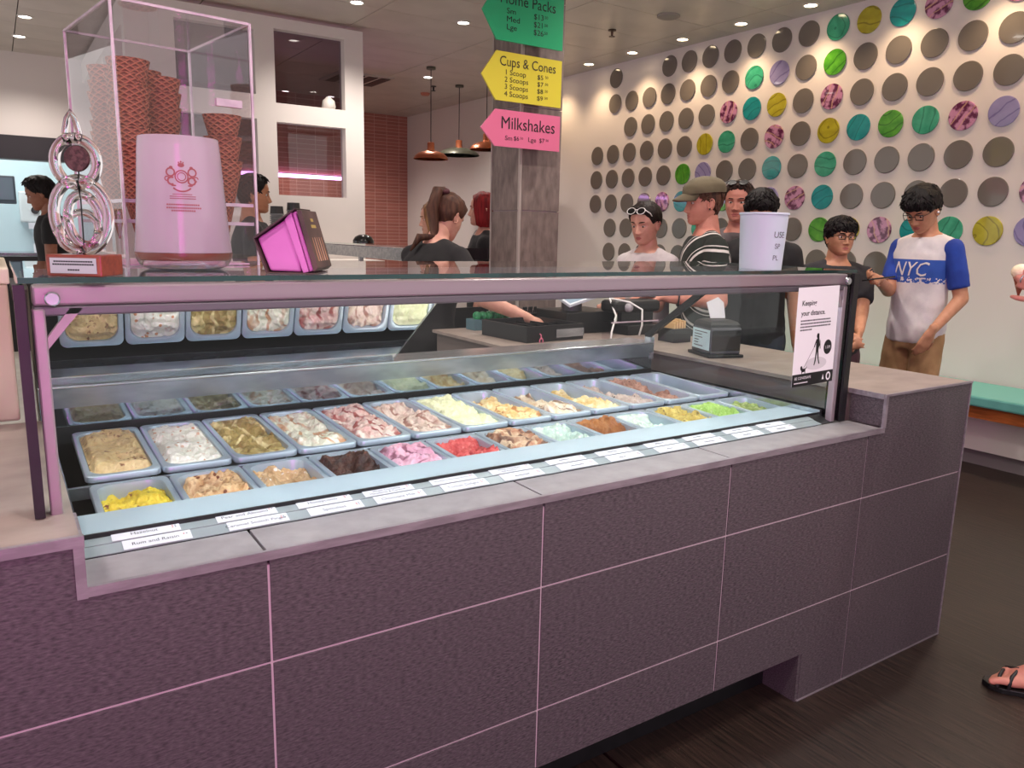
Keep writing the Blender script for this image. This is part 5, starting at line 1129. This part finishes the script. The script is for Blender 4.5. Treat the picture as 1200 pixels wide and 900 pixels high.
sunglasses(o, WM, HM, .9, .068, HH * .99, .9)
o, WM, HM, ar = person('man with a messy black fringe in a black shirt behind the paper cup', HEADS['blk'], (-.76, -.65), 1.63, tan2, black_hair, 'fringe', .022, black_f, navy, hpitch=.28, eyes='down', hairtop=1.5, build=1.05)
o, WM, HM, ar = person('boy with glasses and black hair in a charcoal t-shirt', HEADS['boy'], (-.58, -.81), 1.485, tan, black_hair, 'fringe', .020, char_f, maroon, hyaw=.10, fat=1.10, build=.98, hairtop=1.3, wristL=(3.50, 1.16, .90), wristR=(3.42, 1.22, .90), sleeve=.75, vox=.008)
specs(o, WM, HM, black_m)
MB().lathe([(.022, 0), (.024, .004), (.020, .008), (.001, .009)], 12, (0, 0, 0), WM @ Matrix.Translation((-.05, .115, 1.20 * 1.485 / 1.75)) @ Matrix.Rotation(-PI / 2, 4, 'X')).build('shirt_badge', mat('badge', S(150, 146, 150), .5), o, 60)
def nyc_mat():
    m = fabric('nyc', (226, 220, 220), (208, 202, 206)); nt = m.node_tree; N = nt.nodes; L = nt.links; p = N['Principled BSDF']; src = p.inputs['Base Color'].links[0].from_socket
    tc = N.new('ShaderNodeTexCoord'); sp_ = N.new('ShaderNodeSeparateXYZ'); L.new(tc.outputs['Object'], sp_.inputs[0])
    def band(z0, z1):
        a = N.new('ShaderNodeMath'); a.operation = 'GREATER_THAN'; a.inputs[1].default_value = z0; L.new(sp_.outputs[2], a.inputs[0]); b = N.new('ShaderNodeMath'); b.operation = 'LESS_THAN'; b.inputs[1].default_value = z1; L.new(sp_.outputs[2], b.inputs[0]); c = N.new('ShaderNodeMath'); c.operation = 'MULTIPLY'; L.new(a.outputs[0], c.inputs[0]); L.new(b.outputs[0], c.inputs[1]); return c.outputs[0]
    nz = N.new('ShaderNodeTexNoise'); nz.inputs['Scale'].default_value = 60; L.new(tc.outputs['Object'], nz.inputs['Vector']); gt = N.new('ShaderNodeMath'); gt.operation = 'GREATER_THAN'; gt.inputs[1].default_value = .48; L.new(nz.outputs['Fac'], gt.inputs[0]); lowb = N.new('ShaderNodeMath'); lowb.operation = 'MULTIPLY'; L.new(gt.outputs[0], lowb.inputs[0]); L.new(band(1.150, 1.182), lowb.inputs[1])
    ad = N.new('ShaderNodeMath'); ad.operation = 'MAXIMUM'; L.new(band(1.182, 1.280), ad.inputs[0]); L.new(lowb.outputs[0], ad.inputs[1])
    mx = N.new('ShaderNodeMix'); mx.data_type = 'RGBA'; L.new(ad.outputs[0], mx.inputs[0]); L.new(src, mx.inputs[6]); mx.inputs[7].default_value = S(46, 84, 172); L.new(mx.outputs[2], p.inputs['Base Color']); return m
o, WM, HM, ar = person('teenage boy in a white t-shirt with blue sleeves looking at a phone', HEADS['teen'], (-.98, .12), 1.69, tan, black_hair, 'fringe', .022, nyc_mat(), khaki, hpitch=.55, hyaw=.15, eyes='down', hairtop=1.3, build=.95, sleeve=.80, sleeve_m=blue_f, wristR=(3.70, 1.205, 1.165), wristL=(3.86, .955, .915), vox=.007, handR=((-.15, 1, .1), (.9, .1, -.5), .55), handL=((.35, .2, -1), (-1, .3, 0), .3))
specs(o, WM, HM, black_m)
MB().sphere(WM @ HM @ Vector((-.086, .002, HH * .42)), .007, 10, 8).build('earphone', paper_white, o, 180)
shirt = [c for c in o.children if c.name.startswith('shirt')][0]
from mathutils.bvhtree import BVHTree
def print_on(shirt, WM, tx, size, x, z, m, sx=.8, shear=.25):
    bv = BVHTree.FromPolygons([v.co + o.location for v in shirt.data.vertices], [p.vertices[:] for p in shirt.data.polygons])
    c = bpy.data.curves.new('txt', 'FONT'); c.body = tx; c.size = size; c.resolution_u = 2; c.align_x = 'CENTER'; t = bpy.data.objects.new('txt', c); COL.objects.link(t)
    me = bpy.data.meshes.new_from_object(t.evaluated_get(bpy.context.evaluated_depsgraph_get())); bpy.data.objects.remove(t)
    bmm = bmesh.new(); bmm.from_mesh(me); bmesh.ops.triangulate(bmm, faces=bmm.faces); bmesh.ops.subdivide_edges(bmm, edges=[e for e in bmm.edges if e.calc_length() > size * .25], cuts=2, use_grid_fill=True); bmm.to_mesh(me); bmm.free()
    fwd_ = (WM.to_3x3() @ Vector((0, 1, 0))).normalized()
    for v in me.vertices:
        p = WM @ Vector((x - (v.co.x * sx + v.co.y * shear), .5, z + v.co.y)); h = bv.ray_cast(p, -fwd_)
        v.co = (h[0] + fwd_ * .003 if h[0] else p - fwd_ * .4) - o.location
    me.materials.clear(); me.materials.append(m); mesh_obj('printed_letters', me, shirt)
print_on(shirt, WM, 'NYC', .112, .0, 1.190, white_f, .85)
MB().box(-.036, .036, -.075, .075, -.004, .004, Matrix.Translation((3.585, 1.135, 1.178)) @ Matrix.Rotation(1.1, 4, 'Z') @ Matrix.Rotation(-.12, 4, 'X') @ Matrix.Rotation(.15, 4, 'Y')).build('phone', black_gloss, None, bevel=.003, label='black phone held by the teenage boy in the blue-sleeved shirt', cat='phone')
# ---- staff
o, WM, HM, ar = person('staff woman with a brown ponytail in a black shirt, seen from behind', HEADS['pony'], (.93, .36), 1.58, fair, brown_hair, 'back', .013, black_f, black_f, lean=.22, hpitch=.38, female=True, eyes='down', wristR=(1.72, 1.72, .98), wristL=(1.75, 1.96, 1.0), sleeve=.5, hairtop=1.2)
scr = hp(WM, HM, 178, .86, .022)
MB().tube([hp(WM, HM, 170, .84, .006), scr, hp(WM, HM, 178, .74, .044), hp(WM, HM, 180, .42, .042), hp(WM, HM, 176, .05, .040), WM @ HM @ Vector((-.03, -.12, -.07)), WM @ HM @ Vector((-.06, -.12, -.15))], [.018, .022, .027, .029, .025, .020, .005], 14).build('ponytail', brown_hair, o, 180)
MB().tube([scr + (Vector((math.cos(a), math.sin(a), .3 * math.sin(a)))) * .024 for a in [2 * PI * i / 16 for i in range(17)]], .012, 8).build('scrunchie', mat('scrunchie', S(70, 24, 34), .8), o, 180)
o, WM, HM, ar = person('staff woman with a red bob haircut beside the column', HEADS['red'], (-.84, .50), 1.635, fair, red_hair, 'bob', .014, black_f, black_f, female=True, hyaw=0, eyes='open')
MB().tube([WM @ HM @ Vector((.055 * math.sin(a), .045 + .035 * math.cos(a), -.03 - .05 * math.cos(a))) for a in [math.radians(-90 + 180 * i / 16) for i in range(17)]], .002, 6).build('necklace', steel, o, 180)
o, WM, HM, ar = person('fair-haired staff woman half hidden behind the ponytailed woman', HEADS['blonde'], (-.85, .30), 1.56, fair, blonde_hair, 'long', .012, black_f, black_f, female=True, eyes='down', hpitch=.1)
o, WM, HM, ar = person('kitchen worker with short black hair looking down at far left', HEADS['kitchen'], (-1, .15), 1.72, brown_s, black_hair, 'short', .020, black_f, black_f, hpitch=.35, eyes='down', hairtop=1.4)
o, WM, HM, ar = person('dark-haired staff man behind the cone box facing right', HEADS['cones'], (.95, -.2), 1.69, tan2, black_hair, 'short', .018, black_f, black_f, hpitch=.05, build=1.08)
# ---- customer at the right edge: only a hand and a sandalled foot reach into view
FD = Vector((-.62, .78, 0)).normalized(); FR = Vector((.78, .62, 0)).normalized()
def foot_pts(heel): return lambda a, b, z: heel + FD * a + FR * b + Vector((0, 0, z))
FEET = [(Vector((2.300, -.440, 0)), Vector((2.37, -.55, .80)), 1), (Vector((2.50, -.74, 0)), Vector((2.42, -.66, .80)), -1)]
def bare_legs(mb):
    for heel, hipp, sd in FEET:
        F = foot_pts(heel); an = F(.045, 0, .105); kn = an.lerp(hipp, .50) + FD * .035
        rc(mb, hipp, .085, kn, .058, 14); rc(mb, kn, .056, an, .036, 12); rc(mb, an, .036, F(.03, 0, .052), .030, 10); rc(mb, an, .034, F(.15, 0, .048), .026, 12)
        rc(mb, F(.03, -.008, .045), .024, F(.17, -.022, .038), .020, 10); rc(mb, F(.03, .008, .045), .024, F(.175, .020, .040), .021, 10)
        for q, (b, a1, r) in enumerate(((.031 * sd * -1, .228, .0125), (.013 * sd * -1, .224, .0095), (-.002 * sd * -1, .215, .009), (-.016 * sd * -1, .203, .0085), (-.029 * sd * -1, .188, .008))):
            rc(mb, F(.16, b * .9, .036), r * 1.15, F(a1 - .022, b, .038), r, 8); rc(mb, F(a1 - .022, b, .038), r, F(a1, b, .030), r * .95, 8)
o, WM, HM, ar = person('customer at the right edge, only ringed hand and sandalled foot in view', (2.42, -.64), (-.62, .78), 1.68, pinkish, dark_hair, 'back', .012, maroon, None, female=True, wristL=(2.076, -.365, 1.245), poleL=(-.3, -.5, -.9), handL=((-.1, 1, .35), (-1, .15, .1), .85), vox=.006, sleeve=.5, legs=False, extra=bare_legs)
for k, f in enumerate(FINGERS[1:3]):
    a, b = f[0].lerp(f[1], .55), f[0].lerp(f[1], .65); d = (b - a).normalized(); b1 = d.orthogonal().normalized(); b2 = d.cross(b1)
    MB().tube([a + (b1 * math.cos(t) + b2 * math.sin(t)) * .0105 for t in [2 * PI * i / 16 for i in range(17)]], .002, 6).build('ring', steel, o, 180)
rowz = []
for z, e in ((.95, .19), (.85, .22), (.70, .24), (.55, .26)): rowz.append([Vector((2.39, -.61, z)) + FR * (e * math.cos(t)) + FD * (e * .8 * math.sin(t)) for t in [2 * PI * i / 24 for i in range(24)]])
MB().rings(rowz).build('skirt', black_f, o, 180)
for heel, hipp, sd in FEET:
    F = foot_pts(heel); outl = [(-.015, -.02), (-.022, 0), (-.015, .02), (.06, .034), (.15, .045), (.205, .042), (.235, .025), (.245, .0), (.232, -.026), (.20, -.044), (.14, -.045), (.06, -.034)]
    mb = MB(); mb.rings([[F(a, b, z) for a, b in outl] for z in (.0, .018)]); so = mb.build('sandal', black_m, o, bevel=.003)
    def strap(p, r=.0055): MB().tube(p, r, 8).build('strap', dk, so, 180)
    strap([F(.185, -.046, .018), F(.175, -.030, .056), F(.150, .0, .070), F(.115, .030, .068), F(.10, .044, .018)]); strap([F(.185, .046, .018), F(.175, .030, .056), F(.150, .0, .072), F(.115, -.030, .068), F(.10, -.044, .018)])
    strap([F(.215, -.042, .018), F(.205, -.02, .050), F(.19, .01, .054), F(.165, .042, .045), F(.155, .047, .018)]); strap([F(.11, -.044, .018), F(.10, -.032, .062), F(.075, .0, .092), F(.05, .034, .07), F(.04, .036, .018)])
    strap([F(.03, .036, .018), F(.0, .038, .07), F(-.022, 0, .085), F(.0, -.038, .07), F(.03, -.036, .018)])
hw = FINGERS[1][1]
ic = thing('ice_cream_cone', 'small wafer cone of vanilla held in the hand at the right edge', 'ice cream', tuple(hw + Vector((.02, .0, -.10))))
cn_ = mesh_obj('cone', cone_me, ic, (0, 0, .045)); cn_.scale = (.55, .55, .40); MB().sphere(hw + Vector((.02, 0, .015)), (.026, .026, .022), 14, 10).build('scoop', mat('vanilla', S(236, 214, 180), .5, bump=.4, bscale=60), ic, 180)
